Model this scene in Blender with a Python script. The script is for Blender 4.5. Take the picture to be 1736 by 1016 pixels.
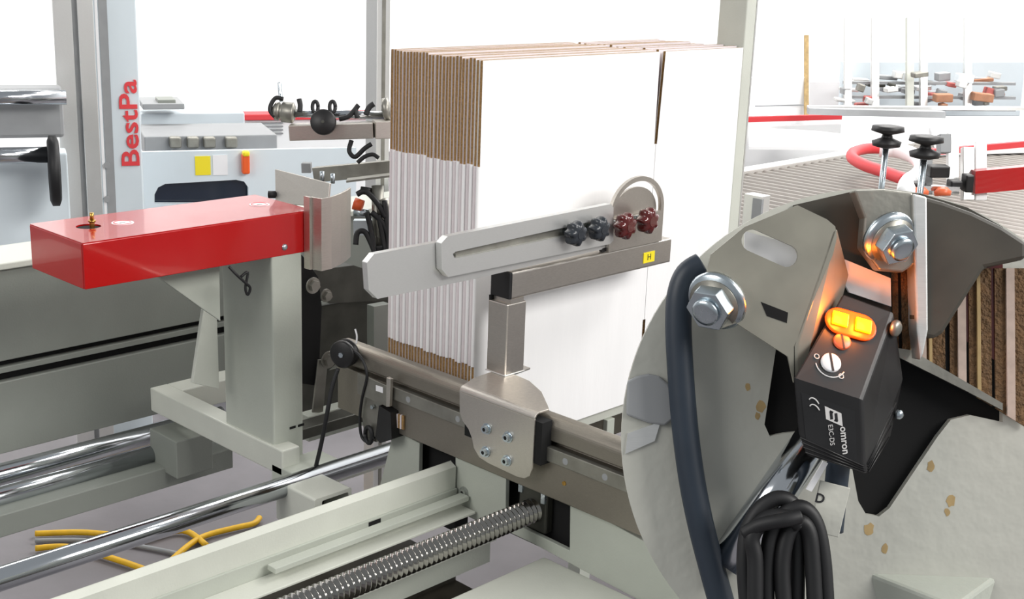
import bpy, bmesh, math, random
from mathutils import Vector, Matrix
random.seed(7)
S = bpy.context.scene
for o in list(bpy.data.objects): bpy.data.objects.remove(o)
PI = math.pi

# ------------------------------------------------------------------ camera
F = 2182.75; CX, CY = 868.0, 508.0            # focal length in pixels of a 1736 x 1016 frame
YAW, PIT, ROL = 0.763357, 0.267522, 0.0368719
EYE = Vector((0, 0, 1.55))
fw = Vector((math.cos(YAW)*math.cos(PIT), math.sin(YAW)*math.cos(PIT), -math.sin(PIT)))
rt0 = Vector((math.sin(YAW), -math.cos(YAW), 0)); up0 = rt0.cross(fw)
cr, sr = math.cos(ROL), math.sin(ROL)
RT = cr*rt0 + sr*up0; UP = -sr*rt0 + cr*up0
cam = bpy.data.cameras.new('camera'); camo = bpy.data.objects.new('camera', cam)
S.collection.objects.link(camo)
camo.matrix_world = Matrix(((RT.x, UP.x, -fw.x, EYE.x), (RT.y, UP.y, -fw.y, EYE.y), (RT.z, UP.z, -fw.z, EYE.z), (0, 0, 0, 1)))
cam.sensor_width = 36; cam.lens = 36*F/1736; cam.clip_start = 0.02; cam.clip_end = 100
S.camera = camo

# ------------------------------------------------------------------ world and light
w = bpy.data.worlds.new('world'); S.world = w; w.use_nodes = True
bg = w.node_tree.nodes['Background']; bg.inputs[0].default_value = (0.93, 0.97, 1, 1); bg.inputs[1].default_value = 0.36
S.view_settings.view_transform = 'Standard'; S.view_settings.look = 'None'
S.view_settings.gamma = 1; S.view_settings.use_curve_mapping = False
S.view_settings.exposure = 0.0
def area(loc, tgt, sx, sy, e, col=(1, .98, .95)):  # overhead hall lamps, plus one added fill
    l = bpy.data.lights.new('hall_or_fill', 'AREA'); l.shape = 'RECTANGLE'; l.size = sx; l.size_y = sy; l.energy = e; l.color = col
    o = bpy.data.objects.new('hall_or_fill', l); S.collection.objects.link(o); o.location = loc
    o.rotation_euler = (Vector(tgt)-Vector(loc)).to_track_quat('-Z', 'Y').to_euler()
area((1.9, -2.4, 3.3), (1.7, 1.4, .9), 2.6, 1.2, 150)
area((-2.2, 1.6, 3.0), (1.2, 1.6, .8), 2.0, 1.5, 58)  # added fill that lifts the left-facing sides, no fixture there
area((4.5, 0.0, 4.2), (3.5, 1.5, .5), 3.0, 1.0, 110)
area((2.0, 5.6, 4.2), (2.2, 6.4, .6), 4.0, 1.0, 190)
area((5.4, 3.0, 4.2), (5.8, 2.8, .6), 2.5, 2.0, 190)

# ------------------------------------------------------------------ helpers
def ray(px, py): return fw + RT*((px-CX)/F) + UP*(-(py-CY)/F)
def P(px, py, ax, v):                         # where the sight line meets the plane ax = v
    i = 'xyz'.index(ax); d = ray(px, py); return EYE + d*((v-EYE[i])/d[i])
def D(px, py, d): return EYE + ray(px, py)*d

def srgb(r, g, b):
    f = lambda c: (c/12.92 if c <= .04045 else ((c+.055)/1.055)**2.4)
    return (f(r/255), f(g/255), f(b/255), 1)
def mat(name, col, rough=.5, metal=0, noise=0, nscale=40, bump=0, bscale=200, stretch=None, emit=0, spec=None, coat=0):
    m = bpy.data.materials.new(name); m.use_nodes = True; nt = m.node_tree; b = nt.nodes['Principled BSDF']
    c = srgb(*col); b.inputs['Base Color'].default_value = c; b.inputs['Roughness'].default_value = rough; b.inputs['Metallic'].default_value = metal
    if coat: b.inputs['Coat Weight'].default_value = coat
    if emit: b.inputs['Emission Color'].default_value = c; b.inputs['Emission Strength'].default_value = emit
    tc = nt.nodes.new('ShaderNodeTexCoord'); src = tc.outputs['Object']
    if stretch:
        mp = nt.nodes.new('ShaderNodeMapping'); mp.inputs['Scale'].default_value = stretch
        nt.links.new(src, mp.inputs[0]); src = mp.outputs[0]
    if noise:
        n = nt.nodes.new('ShaderNodeTexNoise'); n.inputs['Scale'].default_value = nscale; n.inputs['Detail'].default_value = 4
        nt.links.new(src, n.inputs['Vector'])
        r = nt.nodes.new('ShaderNodeValToRGB'); r.color_ramp.elements[0].position = .3; r.color_ramp.elements[1].position = .7
        r.color_ramp.elements[0].color = tuple(max(0, x*(1-noise)) for x in c[:3])+(1,); r.color_ramp.elements[1].color = tuple(min(1, x*(1+noise)) for x in c[:3])+(1,)
        nt.links.new(n.outputs['Fac'], r.inputs[0]); nt.links.new(r.outputs[0], b.inputs['Base Color'])
        rr = nt.nodes.new('ShaderNodeMath'); rr.operation = 'MULTIPLY_ADD'; rr.inputs[1].default_value = .2; rr.inputs[2].default_value = rough-.1
        nt.links.new(n.outputs['Fac'], rr.inputs[0]); nt.links.new(rr.outputs[0], b.inputs['Roughness'])
    if bump:
        n2 = nt.nodes.new('ShaderNodeTexNoise'); n2.inputs['Scale'].default_value = bscale; nt.links.new(src, n2.inputs['Vector'])
        bp = nt.nodes.new('ShaderNodeBump'); bp.inputs['Strength'].default_value = bump; bp.inputs['Distance'].default_value = .002
        nt.links.new(n2.outputs['Fac'], bp.inputs['Height']); nt.links.new(bp.outputs[0], b.inputs['Normal'])
    return m
M = dict(
 floor=mat('concrete_floor', (116, 112, 115), .55, noise=.12, nscale=6, bump=.1, bscale=60),
 wall=mat('white_wall', (250, 251, 252), .8, noise=.02, nscale=3),
 paint=mat('grey_green_paint', (180, 184, 174), .42, noise=.04, nscale=12, bump=.12, bscale=300),
 paint2=mat('pale_paint', (204, 206, 196), .4, noise=.04, nscale=14, bump=.12, bscale=300),
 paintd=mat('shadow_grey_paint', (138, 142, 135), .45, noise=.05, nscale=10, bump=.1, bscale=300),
 steel=mat('brushed_stainless', (196, 190, 182), .34, 1, noise=.08, nscale=30, stretch=(1, 6, 60), bump=.05, bscale=80),
 beam=mat('darker_brushed_beam', (146, 140, 130), .46, .85, noise=.08, nscale=30, stretch=(1, 6, 60), bump=.04, bscale=80),
 steelx=mat('brushed_stainless_plate', (206, 200, 192), .38, 1, noise=.07, nscale=30, stretch=(6, 6, 60), bump=.04, bscale=80),
 alu=mat('satin_aluminium', (226, 226, 224), .36, .75, noise=.03, nscale=40, stretch=(4, 4, 60), bump=.04, bscale=120),
 chrome=mat('chrome', (205, 209, 214), .14, 1),
 thread=mat('dark_bright_thread_steel', (150, 148, 144), .18, 1),
 zinc=mat('zinc_plated', (196, 206, 212), .28, 1, noise=.06, nscale=60),
 white=mat('white_liner', (246, 245, 245), .75, noise=.015, nscale=30, bump=.15, bscale=160, stretch=(1, 1, .15)),
 liner=mat('white_carton_edge', (226, 217, 219), .7, noise=.03, nscale=80),
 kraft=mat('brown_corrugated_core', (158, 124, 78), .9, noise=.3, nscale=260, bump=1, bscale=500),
 red=mat('glossy_red_paint', (178, 2, 4), .2, noise=.02, nscale=8, coat=.5),
 black=mat('black_rubber', (22, 22, 24), .55, noise=.15, nscale=60),
 blackp=mat('black_plastic', (24, 23, 24), .45, noise=.15, nscale=60),
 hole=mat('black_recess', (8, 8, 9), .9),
 navy=mat('dark_glass', (28, 38, 54), .12, coat=.5),
 dark=mat('dark_oily_steel', (74, 74, 68), .45, .5, noise=.3, nscale=20),
 bluegrey=mat('pale_blue_machine_paint', (216, 226, 232), .45, noise=.02, nscale=8),
 grey=mat('mid_grey', (150, 152, 154), .5, noise=.05, nscale=20),
 knobk=mat('charcoal_knob_plastic', (46, 50, 56), .28, noise=.1, nscale=80),
 knobr=mat('oxblood_knob_plastic', (84, 22, 20), .14, noise=.08, nscale=80, coat=.5),
 brass=mat('brass', (190, 150, 80), .3, 1),
 yellow=mat('yellow_label', (244, 224, 40), .5),
 ycable=mat('yellow_cable', (226, 176, 24), .5, noise=.1, nscale=30),
 paper=mat('white_sticker', (238, 238, 240), .6),
 ink=mat('black_ink', (30, 30, 34), .6),
 inkw=mat('white_ink', (214, 212, 210), .6),
 redtext=mat('red_lettering', (226, 64, 70), .5),
 orange=mat('orange_plastic', (232, 96, 40), .4),
 steelb=mat('zinc_bracket_steel', (158, 155, 143), .42, .55, noise=.06, nscale=50),
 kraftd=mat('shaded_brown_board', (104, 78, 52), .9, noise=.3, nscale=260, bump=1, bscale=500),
 linerd=mat('tan_board_liner', (186, 166, 154), .8, noise=.1, nscale=200),  # darker liner colour for the close-up board edges
 steeld=mat('grey_steel', (150, 148, 140), .42, .8, noise=.15, nscale=30, bump=.1, bscale=200),
 led=mat('lit_yellow_lamp', (255, 190, 6), .3, emit=4),
 farred=mat('faded_red_part', (196, 104, 98), .6),
 farbrown=mat('brown_board_part', (168, 120, 92), .7, noise=.1),
 darkmatt=mat('dark_matt_brown', (62, 58, 50), .5, noise=.25, nscale=30),  # own dark colour of the stop bar, and shade on the added sheets
 ledo=mat('lit_orange_lens', (255, 84, 8), .3, emit=.9),
 knobo=mat('orange_adjuster', (226, 110, 70), .35),
 bluecab=mat('blue_black_cable', (40, 50, 62), .5, noise=.1, nscale=40),
 cast=mat('cream_grey_casting', (190, 190, 181), .5, noise=.08, nscale=9, bump=.25, bscale=120),
 rust=mat('rust_stain', (176, 150, 104), .7, noise=.2, nscale=60),
 rollers=mat('zinc_roller', (150, 144, 138), .45, .5, noise=.05, nscale=30),
)

def rootloc(p):
    v = Vector((0, 0, 0))
    while p: v += p.location; p = p.parent
    return v
class MB:
    def __init__(s, T=None): s.v = []; s.f = []; s.mi = []; s.T = T; s.sm = []
    def add(s, vs, fs, mi=0, smooth=False):
        n = len(s.v); s.v += [Vector(a) for a in vs]
        for f in fs: s.f.append([n+i for i in f]); s.mi.append(mi); s.sm.append(smooth)
        return s
    def box(s, x0, x1, y0, y1, z0, z1, mi=0):
        c = [(x, y, z) for x in (x0, x1) for y in (y0, y1) for z in (z0, z1)]
        return s.add(c, [(0, 1, 3, 2), (4, 6, 7, 5), (0, 4, 5, 1), (2, 3, 7, 6), (0, 2, 6, 4), (1, 5, 7, 3)], mi)
    def hexa(s, c, mi=0):                     # 4 bottom corners, 4 top corners
        return s.add(c, [(3, 2, 1, 0), (4, 5, 6, 7), (0, 1, 5, 4), (1, 2, 6, 5), (2, 3, 7, 6), (3, 0, 4, 7)], mi)
    def bar(s, p, q, w, h, up=(0, 0, 1), mi=0):
        p = Vector(p); q = Vector(q); d = (q-p).normalized(); a = d.cross(Vector(up)).normalized(); b = a.cross(d)
        c = []
        for e in (p, q): c += [e-a*w/2-b*h/2, e+a*w/2-b*h/2, e+a*w/2+b*h/2, e-a*w/2+b*h/2]
        return s.hexa(c, mi)
    def cyl(s, p, q, r, n=24, r2=None, mi=0, smooth=True, phase=0):
        p = Vector(p); q = Vector(q); d = (q-p).normalized()
        a = d.orthogonal().normalized(); b = d.cross(a); r2 = r if r2 is None else r2
        A = [p+(a*math.cos(2*PI*i/n+phase)+b*math.sin(2*PI*i/n+phase))*r for i in range(n)]
        B = [q+(a*math.cos(2*PI*i/n+phase)+b*math.sin(2*PI*i/n+phase))*r2 for i in range(n)]
        s.add(A+B, [(i, (i+1) % n, n+(i+1) % n, n+i) for i in range(n)], mi, smooth)
        k = len(s.v)-2*n
        s.f.append([k+n-1-i for i in range(n)]); s.f.append([k+n+i for i in range(n)]); s.mi += [mi, mi]; s.sm += [False, False]
        return s
    def lathe(s, p, q, prof, n=24, mi=0, lobes=0, amp=0):      # prof: (along 0..1, radius)
        p = Vector(p); q = Vector(q); L = (q-p); d = L.normalized(); a = d.orthogonal().normalized(); b = d.cross(a)
        vs = []
        for t, r in prof:
            for i in range(n):
                th = 2*PI*i/n; rr = r*(1+amp*math.cos(lobes*th)) if lobes else r
                vs.append(p+L*t+(a*math.cos(th)+b*math.sin(th))*rr)
        fs = [(j*n+i, j*n+(i+1) % n, (j+1)*n+(i+1) % n, (j+1)*n+i) for j in range(len(prof)-1) for i in range(n)]
        fs += [tuple(range(n-1, -1, -1)), tuple((len(prof)-1)*n+i for i in range(n))]
        return s.add(vs, fs, mi, True)
    def tube(s, pts, r, n=10, sub=6, mi=0):
        pts = [Vector(a) for a in pts]
        if sub > 1 and len(pts) > 2:
            q = []
            for i in range(len(pts)-1):
                p0 = pts[max(i-1, 0)]; p1 = pts[i]; p2 = pts[i+1]; p3 = pts[min(i+2, len(pts)-1)]
                for k in range(sub):
                    t = k/sub; q.append(.5*((2*p1)+(p2-p0)*t+(2*p0-5*p1+4*p2-p3)*t*t+(3*p1-p0-3*p2+p3)*t**3))
            pts = q+[pts[-1]]
        a = None; vs = []
        for i, p in enumerate(pts):
            d = (pts[min(i+1, len(pts)-1)]-pts[max(i-1, 0)]).normalized()
            a = d.orthogonal().normalized() if a is None else (a-d*a.dot(d)).normalized()
            b = d.cross(a)
            vs += [p+(a*math.cos(2*PI*k/n)+b*math.sin(2*PI*k/n))*r for k in range(n)]
        m = len(pts); fs = [(j*n+i, j*n+(i+1) % n, (j+1)*n+(i+1) % n, (j+1)*n+i) for j in range(m-1) for i in range(n)]
        fs += [tuple(range(n-1, -1, -1)), tuple((m-1)*n+i for i in range(n))]
        return s.add(vs, fs, mi, True)
    def prism(s, poly, ax, a0, a1, mi=0, smooth=False):        # polygon in the plane across ax, extruded
        def mk(u, v, t): return {'x': (t, u, v), 'y': (u, t, v), 'z': (u, v, t)}[ax]
        n = len(poly); vs = [mk(u, v, a0) for u, v in poly]+[mk(u, v, a1) for u, v in poly]
        s.add(vs, [(i, (i+1) % n, n+(i+1) % n, n+i) for i in range(n)], mi, smooth)
        k = len(s.v)-2*n
        s.f += [[k+n-1-i for i in range(n)], [k+n+i for i in range(n)]]; s.mi += [mi, mi]; s.sm += [False, False]
        return s
    def plate(s, outs, O, ex, ey, th, mi=0):                   # outline plus holes, th thick along ex x ey
        cu = bpy.data.curves.new('c', 'CURVE'); cu.dimensions = '2D'; cu.fill_mode = 'BOTH'; cu.extrude = th/2
        for o in outs:
            sp = cu.splines.new('POLY'); sp.points.add(len(o)-1); sp.use_cyclic_u = True
            for i, (x, y) in enumerate(o): sp.points[i].co = (x, y, 0, 1)
        ob = bpy.data.objects.new('c', cu); me = bpy.data.meshes.new_from_object(ob)
        ex = Vector(ex).normalized(); ey = Vector(ey); ey = (ey-ex*ey.dot(ex)).normalized(); ez = ex.cross(ey); O = Vector(O)
        s.add([O+ex*v.co.x+ey*v.co.y+ez*v.co.z for v in me.vertices], [tuple(p.vertices) for p in me.polygons], mi)
        bpy.data.objects.remove(ob); bpy.data.curves.remove(cu); bpy.data.meshes.remove(me)
        return s
    def text(s, body, O, ex, ey, size, th=.0004, mi=0, bold=0, sx=1):
        cu = bpy.data.curves.new('t', 'FONT'); cu.body = body; cu.size = size; cu.extrude = th/2; cu.offset = bold; cu.align_x = 'CENTER'; cu.align_y = 'CENTER'
        cu.resolution_u = 3
        ob = bpy.data.objects.new('t', cu); me = bpy.data.meshes.new_from_object(ob)
        ex = Vector(ex).normalized(); ey = Vector(ey); ey = (ey-ex*ey.dot(ex)).normalized(); ez = ex.cross(ey); O = Vector(O)
        s.add([O+ex*v.co.x*sx+ey*v.co.y+ez*v.co.z for v in me.vertices], [tuple(p.vertices) for p in me.polygons], mi)
        bpy.data.objects.remove(ob); bpy.data.curves.remove(cu); bpy.data.meshes.remove(me)
        return s
    def build(s, name, m, parent=None, bevel=0, seg=2):
        vs = [(s.T @ v) if s.T else v for v in s.v]
        if parent is None:
            lo = Vector([min(v[i] for v in vs) for i in range(3)]); hi = Vector([max(v[i] for v in vs) for i in range(3)])
            off = Vector(((lo.x+hi.x)/2, (lo.y+hi.y)/2, lo.z))
        else: off = rootloc(parent)
        me = bpy.data.meshes.new(name); me.from_pydata([v-off for v in vs], [], s.f)
        for q in (m if isinstance(m, (list, tuple)) else [m]): me.materials.append(M[q] if isinstance(q, str) else q)
        for i, p in enumerate(me.polygons): p.material_index = s.mi[i]; p.use_smooth = s.sm[i]
        b = bmesh.new(); b.from_mesh(me)
        bmesh.ops.recalc_face_normals(b, faces=b.faces)
        b.to_mesh(me); b.free()
        o = bpy.data.objects.new(name, me); S.collection.objects.link(o)
        if parent is None: o.location = off
        else: o.parent = parent
        if bevel:
            mo = o.modifiers.new('bevel', 'BEVEL'); mo.width = bevel; mo.segments = seg; mo.limit_method = 'ANGLE'; mo.angle_limit = math.radians(40)
        return o
def thing(name, label, cat, loc=(0, 0, 0), group=None, kind=None):
    o = bpy.data.objects.new(name, None); S.collection.objects.link(o); o.location = loc; o.empty_display_size = .02
    tag(o, label, cat, group, kind); return o
def tag(o, label, cat, group=None, kind=None):
    o['label'] = label; o['category'] = cat
    if group: o['group'] = group
    if kind: o['kind'] = kind
    return o
def rbox(mb, *a): mb.box(*a); return mb
def rounded(x0, x1, y0, y1, r, n=6):
    out = []
    for cx, cy, a0 in ((x1-r, y1-r, 0), (x0+r, y1-r, 90), (x0+r, y0+r, 180), (x1-r, y0+r, 270)):
        for k in range(n+1): a = math.radians(a0+90*k/n); out.append((cx+r*math.cos(a), cy+r*math.sin(a)))
    return out
def hexbolt(parent, c, d, r, h, name='bolt', m='zinc', socket=True, washer=True):
    c = Vector(c); d = Vector(d).normalized(); mb = MB()
    if washer: mb.cyl(c, c+d*h*.25, r*1.35, 20)
    mb.cyl(c+d*h*.25, c+d*h, r, 6 if not socket else 20, r2=r*.94, smooth=False)
    o = mb.build(name, m, parent)
    if socket: MB().cyl(c+d*h*1.0, c+d*h*1.03, r*.5, 6, smooth=False).build('socket', 'hole', o)
    return o

# ------------------------------------------------------------------ setting
o = MB().box(-3, 7.5, -4, 8, -.05, 0).build('floor', 'floor'); o['kind'] = 'structure'; o['label'] = 'grey concrete workshop floor'
o = MB().box(7.0, 7.1, -4, 7.6, 0, 5).build('wall_right', 'wall'); o['kind'] = 'structure'; o['label'] = 'bright white hall wall behind the conveyor'
o = MB().box(-3, 7.1, 7.5, 7.6, 0, 5).build('wall_back', 'wall'); o['kind'] = 'structure'; o['label'] = 'bright white hall wall behind the left machine'

# ------------------------------------------------------------------ flat cartons in the hopper
ZB, ZL, ZH, ZT = .777, .925, 1.235, 1.39
YC = 1.338; XC = 1.317; TS = .0066; PITCH = .0146; NC = 14
XM, XR = P(1100, 420, 'y', YC).x, P(1240, 330, 'y', YC).x
LB = 'flat white folded carton standing within the hopper stack behind the foremost one'
def make_carton(front):
    t = thing('folded_carton', 'foremost flat white carton of the hopper stack, its broad face to the viewer' if front else LB, 'carton', (XC, YC, ZB), 'flat cartons in the hopper')
    y0 = YC
    # body panels: two sheets joined by a rounded white fold at the left edge
    def sheet(y, xa, xb, za, zb_, name, m, rnd=True):
        r = TS/2
        poly = [(xb, y), (xb, y+TS)]+[(xa+r-r*math.sin(PI*k/8), y+r+r*math.cos(PI*k/8)) for k in range(9)] if rnd else [(xa, y), (xb, y), (xb, y+TS), (xa, y+TS)]
        return MB().prism(poly, 'z', za, zb_).build(name, m, t)
    sheet(y0, XC, XM, ZL, ZH, 'side_panel', 'white'); sheet(y0, XM+.0012, XR, ZL, ZH, 'side_panel', 'white', False)
    sheet(y0+TS+.0005, XC+.0006, XM, ZL, ZH, 'rear_panel', 'liner')
    def flap(xa, xb, za, zb_, y, name, lean=0, cutx=0):
        mb = MB(); lt = random.uniform(.0004, .0009); h = .0022
        c = lambda x0, x1, ya, yb, mi: mb.hexa([(x0, ya, za), (x1, ya, za), (x1, yb, za), (x0, yb, za), (x0+lean, ya, zb_), (x1, ya, zb_), (x1, yb, zb_), (x0+lean, yb, zb_)], mi)
        c(xa, xb, y, y+lt, 0); c(xa, xb, y+TS-lt, y+TS, 0); c(xa+.0008, xb-.0008, y+lt, y+TS-lt, 1)
        return mb.build(name, ['liner', 'kraft'] if not front else ['white', 'kraft'], t)
    for za, zb_, nm in ((ZB, ZL, 'bottom_flap'), (ZH, ZT, 'top_flap')):
        flap(XC+.003, XM-.004, za, zb_, y0, nm)
        flap(XM+.004, XR, za, zb_, y0, nm, lean=.008 if nm == 'top_flap' else 0)
        flap(XC+.003, XM-.004, za, zb_, y0+TS+.0008, nm)
    return t
def copy_tree(o, parent=None):
    c = o.copy(); S.collection.objects.link(c); c.parent = parent
    for ch in [x for x in kids.get(o.name, [])]: copy_tree(ch, c)
    return c
c0 = make_carton(True); c1 = make_carton(False)
kids = {}
for o in S.collection.objects:
    if o.parent: kids.setdefault(o.parent.name, []).append(o)
ORD = ['first', 'second', 'third', 'fourth', 'fifth', 'sixth', 'seventh', 'eighth', 'ninth', 'tenth', 'eleventh', 'twelfth', 'thirteenth', 'fourteenth and last']
for i in range(1, NC):
    o = c1 if i == 1 else copy_tree(c1)
    o['label'] = 'flat white folded carton, '+ORD[i]+' from the broad white front face of the stack'
    o.location = (XC+random.uniform(-.0012, .001), YC+i*PITCH, ZB+random.uniform(-.001, .0025))

# ------------------------------------------------------------------ pale upright guide right of the cartons
a = P(1264, 150, 'y', 1.40); b = P(1235, 385, 'y', 1.40)
t = thing('upright_guide', 'pale grey-green upright guide bar at the right edge of the white cartons', 'guide bar', (a.x, 1.40, 0))
MB().box(XR+.004, XR+.034, 1.34, 1.40, .0, 1.62).build('bar', 'paint2', t, bevel=.002)
MB().box(XR+.034, XR+.038, 1.34, 1.36, .0, 1.62).build('edge_strip', 'alu', t)

# ------------------------------------------------------------------ transverse beam with linear rail
XB = 1.25; YB0, YB1 = .60, 1.585; ZBB = .806
t = thing('hopper_beam', 'brushed stainless beam with round-edged top crossing under the cartons', 'beam', (1.28, 1.1, ZBB))
zr1 = P(930, 757, 'x', XB-.008).z; zr0 = P(926, 781, 'x', XB-.008).z
zt = .923; zg = zr1+.006
prof = [(XB, ZBB), (XB, zr1-.004), (XB+.014, zr1-.004), (XB+.014, zg)]
R_ = .014
for k in range(9): a_ = PI-PI/2*k/8; prof.append((XB-.002+R_+R_*math.cos(a_), zt-R_+R_*math.sin(a_)))
for k in range(5): a_ = PI/2-PI/2*k/4; prof.append((XB+.028-.008+.008*math.cos(a_), zt-.008+.008*math.sin(a_)))
prof += [(XB+.028, zg), (XB+.06, zg)]
prof.append((XB+.06, ZBB))
prof.insert(4, (XB-.002, zg))
MB().prism(prof, 'y', YB0, YB1).build('beam_tube', 'beam', t, bevel=.0015)
def rail(y0, y1, ys):
    r = MB().box(XB-.009, XB+.001, y0, y1, zr0, zr1-.001).build('linear_rail', 'steeld', t, bevel=.001)
    for y in ys:
        MB().cyl((XB-.0094, y, (zr0+zr1)/2-.001), (XB-.0085, y, (zr0+zr1)/2-.001), .0048, 20).build('hole_plug', 'grey', r)
yr = P(664, 660, 'x', XB-.009).y
rail(YB0, yr, [P(692, 672, 'x', XB-.009).y, P(776, 712, 'x', XB-.009).y, P(958, 788, 'x', XB-.009).y, P(1025, 816, 'x', XB-.009).y, .85, .75])
q = P(956, 820, 'x', XB-.001); MB().cyl((XB-.0015, q.y, q.z), (XB+.002, q.y, q.z), .0032, 16).build('screw', 'brass', t)
q = P(978, 713, 'x', XB)
# two clamp bolts under the beam
for px, py in ((885, 826), (923, 846)):
    q = P(px, py, 'x', XB+.02); MB().cyl((q.x, q.y, ZBB+.001), (q.x, q.y, q.z-.006), .0062, 6, smooth=False).build('nut', 'zinc', t)

# ------------------------------------------------------------------ guide support: clamp plate, post, crossbar
PX, PY = 1.306, 1.258
XF = 1.226; ZP = .934
t = thing('guide_support', 'stainless support of bent clamp plate, square post and crossbar with a yellow H label', 'support', (PX+.02, PY+.02, ZP))
pts = [(907, 699), (902, 795), (897, 808), (889, 812), (876, 809), (828, 786), (812, 776), (803, 760), (800, 744), (794, 728), (784, 714), (779, 700), (779, 655)]
poly = []
for px, py in pts: q = P(px, py, 'x', XF); poly.append((q.y, q.z))
RB = .009
y_r = poly[0][0]; y_l = poly[-1][0]
poly[0] = (y_r, ZP-RB); poly[-1] = (y_l, ZP-RB)
mb = MB().prism(poly, 'x', XF, XF+.003)
n0 = 8; o_ = []; i_ = []
for k in range(n0+1):
    a_ = PI-PI/2*k/n0; o_.append((XF+RB+RB*math.cos(a_), ZP-RB+RB*math.sin(a_))); i_.append((XF+RB+(RB-.003)*math.cos(a_), ZP-RB+(RB-.003)*math.sin(a_)))
mb.prism(o_+i_[::-1], 'y', y_r, y_l, smooth=False)
tp = [P(px, py, 'z', ZP) for px, py in ((932, 686), (918, 664), (898, 646), (870, 634))]
top = [(XF+RB, y_l), (XF+RB, y_r), (XF+.028, y_r-.001), (tp[0].x-.004, tp[0].y)]+[(p.x, p.y) for p in tp[1:]]+[(PX+.06, PY+.005), (PX+.06, y_l+.02), (XF+.04, y_l+.012)]
mb.prism(top, 'z', ZP-.003, ZP)
cp = mb.build('clamp_plate', 'steelx', t, bevel=.0007)
for px, py in ((826, 727), (862, 741), (824, 766), (860, 781)):
    q = P(px, py, 'x', XF); hexbolt(t, q, (-1, 0, 0), .0062, .007)
MB().box(XF+.003, XB-.001, y_r-.012, y_l-.01, zr0-.004, ZP-.012).build('carriage_block', 'hole', t)
MB().box(PX, PX+.04, PY, PY+.04, ZP, 1.0445).build('post', 'steelx', t, bevel=.0018)
MB().box(PX-.0015, PX+.0415, PY-.0015, PY+.0415, ZP, ZP+.0018).build('weld', 'alu', t, bevel=.001)
XE = 1.692
mb = MB().plate([rounded(0, .04, 0, .041, .003, 3), rounded(.002, .038, .002, .039, .002, 3)], ((PX+.008+XE)/2, PY, 1.051), (0, 1, 0), (0, 0, 1), XE-PX-.008)
cb = mb.build('crossbar', 'steelx', t)
MB().box(PX+.003, PX+.009, PY+.0005, PY+.0395, 1.0515, 1.0915).build('end_cap', 'black', t, bevel=.001)
MB().box(XE-.002, XE+.001, PY+.001, PY+.039, 1.052, 1.091).build('end_cap', 'grey', t, bevel=.001)
MB().box(PX+.007, PX+.034, PY+.0004, PY+.038, 1.0445, 1.0515).build('weld_block', 'steelx', t)
MB().box(PX+.0005, PX+.033, PY+.036, PY+.0395, 1.042, 1.0515).build('seam', 'hole', t)
c = P(1100, 436, 'y', PY-.0002)
st = MB().box(c.x-.0145, c.x+.0145, PY-.0009, PY-.0001, c.z-.0088, c.z+.0088).build('sticker', 'yellow', t); 
MB().text('H', (c.x, PY-.0011, c.z), (1, 0, 0), (0, 0, 1), .0145).build('lettering', 'ink', st)

# ------------------------------------------------------------------ adjustable guide arm on the crossbar
YA = 1.262
t = thing('sliding_fence', 'pair of pale aluminium flat bars with dial plate and four star knobs on the crossbar', 'guide arm', (1.5, YA, 1.092))
def bargeo(pts, y, th, holes=()):
    mb = MB(); f = lambda L: [(P(px, py, 'y', y).x, P(px, py, 'y', y).z) for px, py in L]
    return mb.plate([f(pts)]+[f(h) for h in holes], (0, y+th/2, 0), (1, 0, 0), (0, 0, 1), th)
front = [(760, 470), (749, 457), (748, 413), (759, 401), (1036, 346), (1040, 352), (1040, 408), (1034, 414)]
slot = [(770, 437), (768, 431), (772, 427), (1020, 372), (1024, 376), (1024, 384), (1018, 388), (774, 438)]
yf = YA-.012
fb = bargeo(front, yf, .011, [slot]).build('slotted_bar', 'alu', t, bevel=.0008)
q1 = P(775, 432, 'y', yf+.004); q2 = P(1015, 380, 'y', yf+.004)
MB().bar((q1.x, yf+.0085, q1.z), (q2.x, yf+.0085, q2.z), .003, .012).build('slot_floor', 'steeld', t)
rear = [(640, 507), (625, 492), (622, 446), (634, 431), (790, 402), (1040, 355), (1042, 418), (800, 474)]
rb = bargeo(rear, YA, .010).build('plain_bar', 'alu', t, bevel=.0008)
# dial: fixed arch and inner disc standing behind the knobs
yd = YA-.004
cc = P(1079, 358, 'y', yd); rr = .041
base_z = 1.0925
def arch(r, zb, n=20): return [(r*math.cos(PI*k/n), r*math.sin(PI*k/n)) for k in range(n+1)]+[(-r, zb), (r, zb)]
al = [(1122, 352), (1119, 406), (1045, 424), (1034, 384)]
pw = [(P(px, py, 'y', yd).x-cc.x, P(px, py, 'y', yd).z-cc.z) for px, py in al]
N = 24
RX = (P(1124, 355, 'y', yd).x-P(1034, 372, 'y', yd).x)/2; RZ = P(1082, 299, 'y', yd).z-cc.z
outl = [(RX*math.cos(PI*k/N), RZ*math.sin(PI*k/N)) for k in range(N+1)]+[(-RX, base_z-cc.z), (RX, base_z-cc.z)]
inn = [((RX-.0075)*math.cos(PI*(k+.0)/N), (RZ-.0075)*math.sin(PI*k/N)) for k in range(N+1)]+[(-RX+.0075, -.006), (RX-.0075, -.006)]
MB().plate([outl, inn], (cc.x, yd, cc.z), (1, 0, 0), (0, 0, 1), .006).build('arch_plate', 'steelx', t, bevel=.0006)
outd = [((RX-.011)*math.cos(2*PI*k/48), (RZ-.014)*math.sin(2*PI*k/48)) for k in range(48)]
MB().plate([outd], (cc.x, yd+.006, cc.z-.004), (1, 0, 0), (0, 0, 1), .004).build('dial_disc', 'steelx', t, bevel=.0005)
MB().box(cc.x-.075, cc.x-RX+.002, yd+.004, yd+.010, base_z, base_z+.006).build('foot_strip', 'blackp', t)
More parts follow.
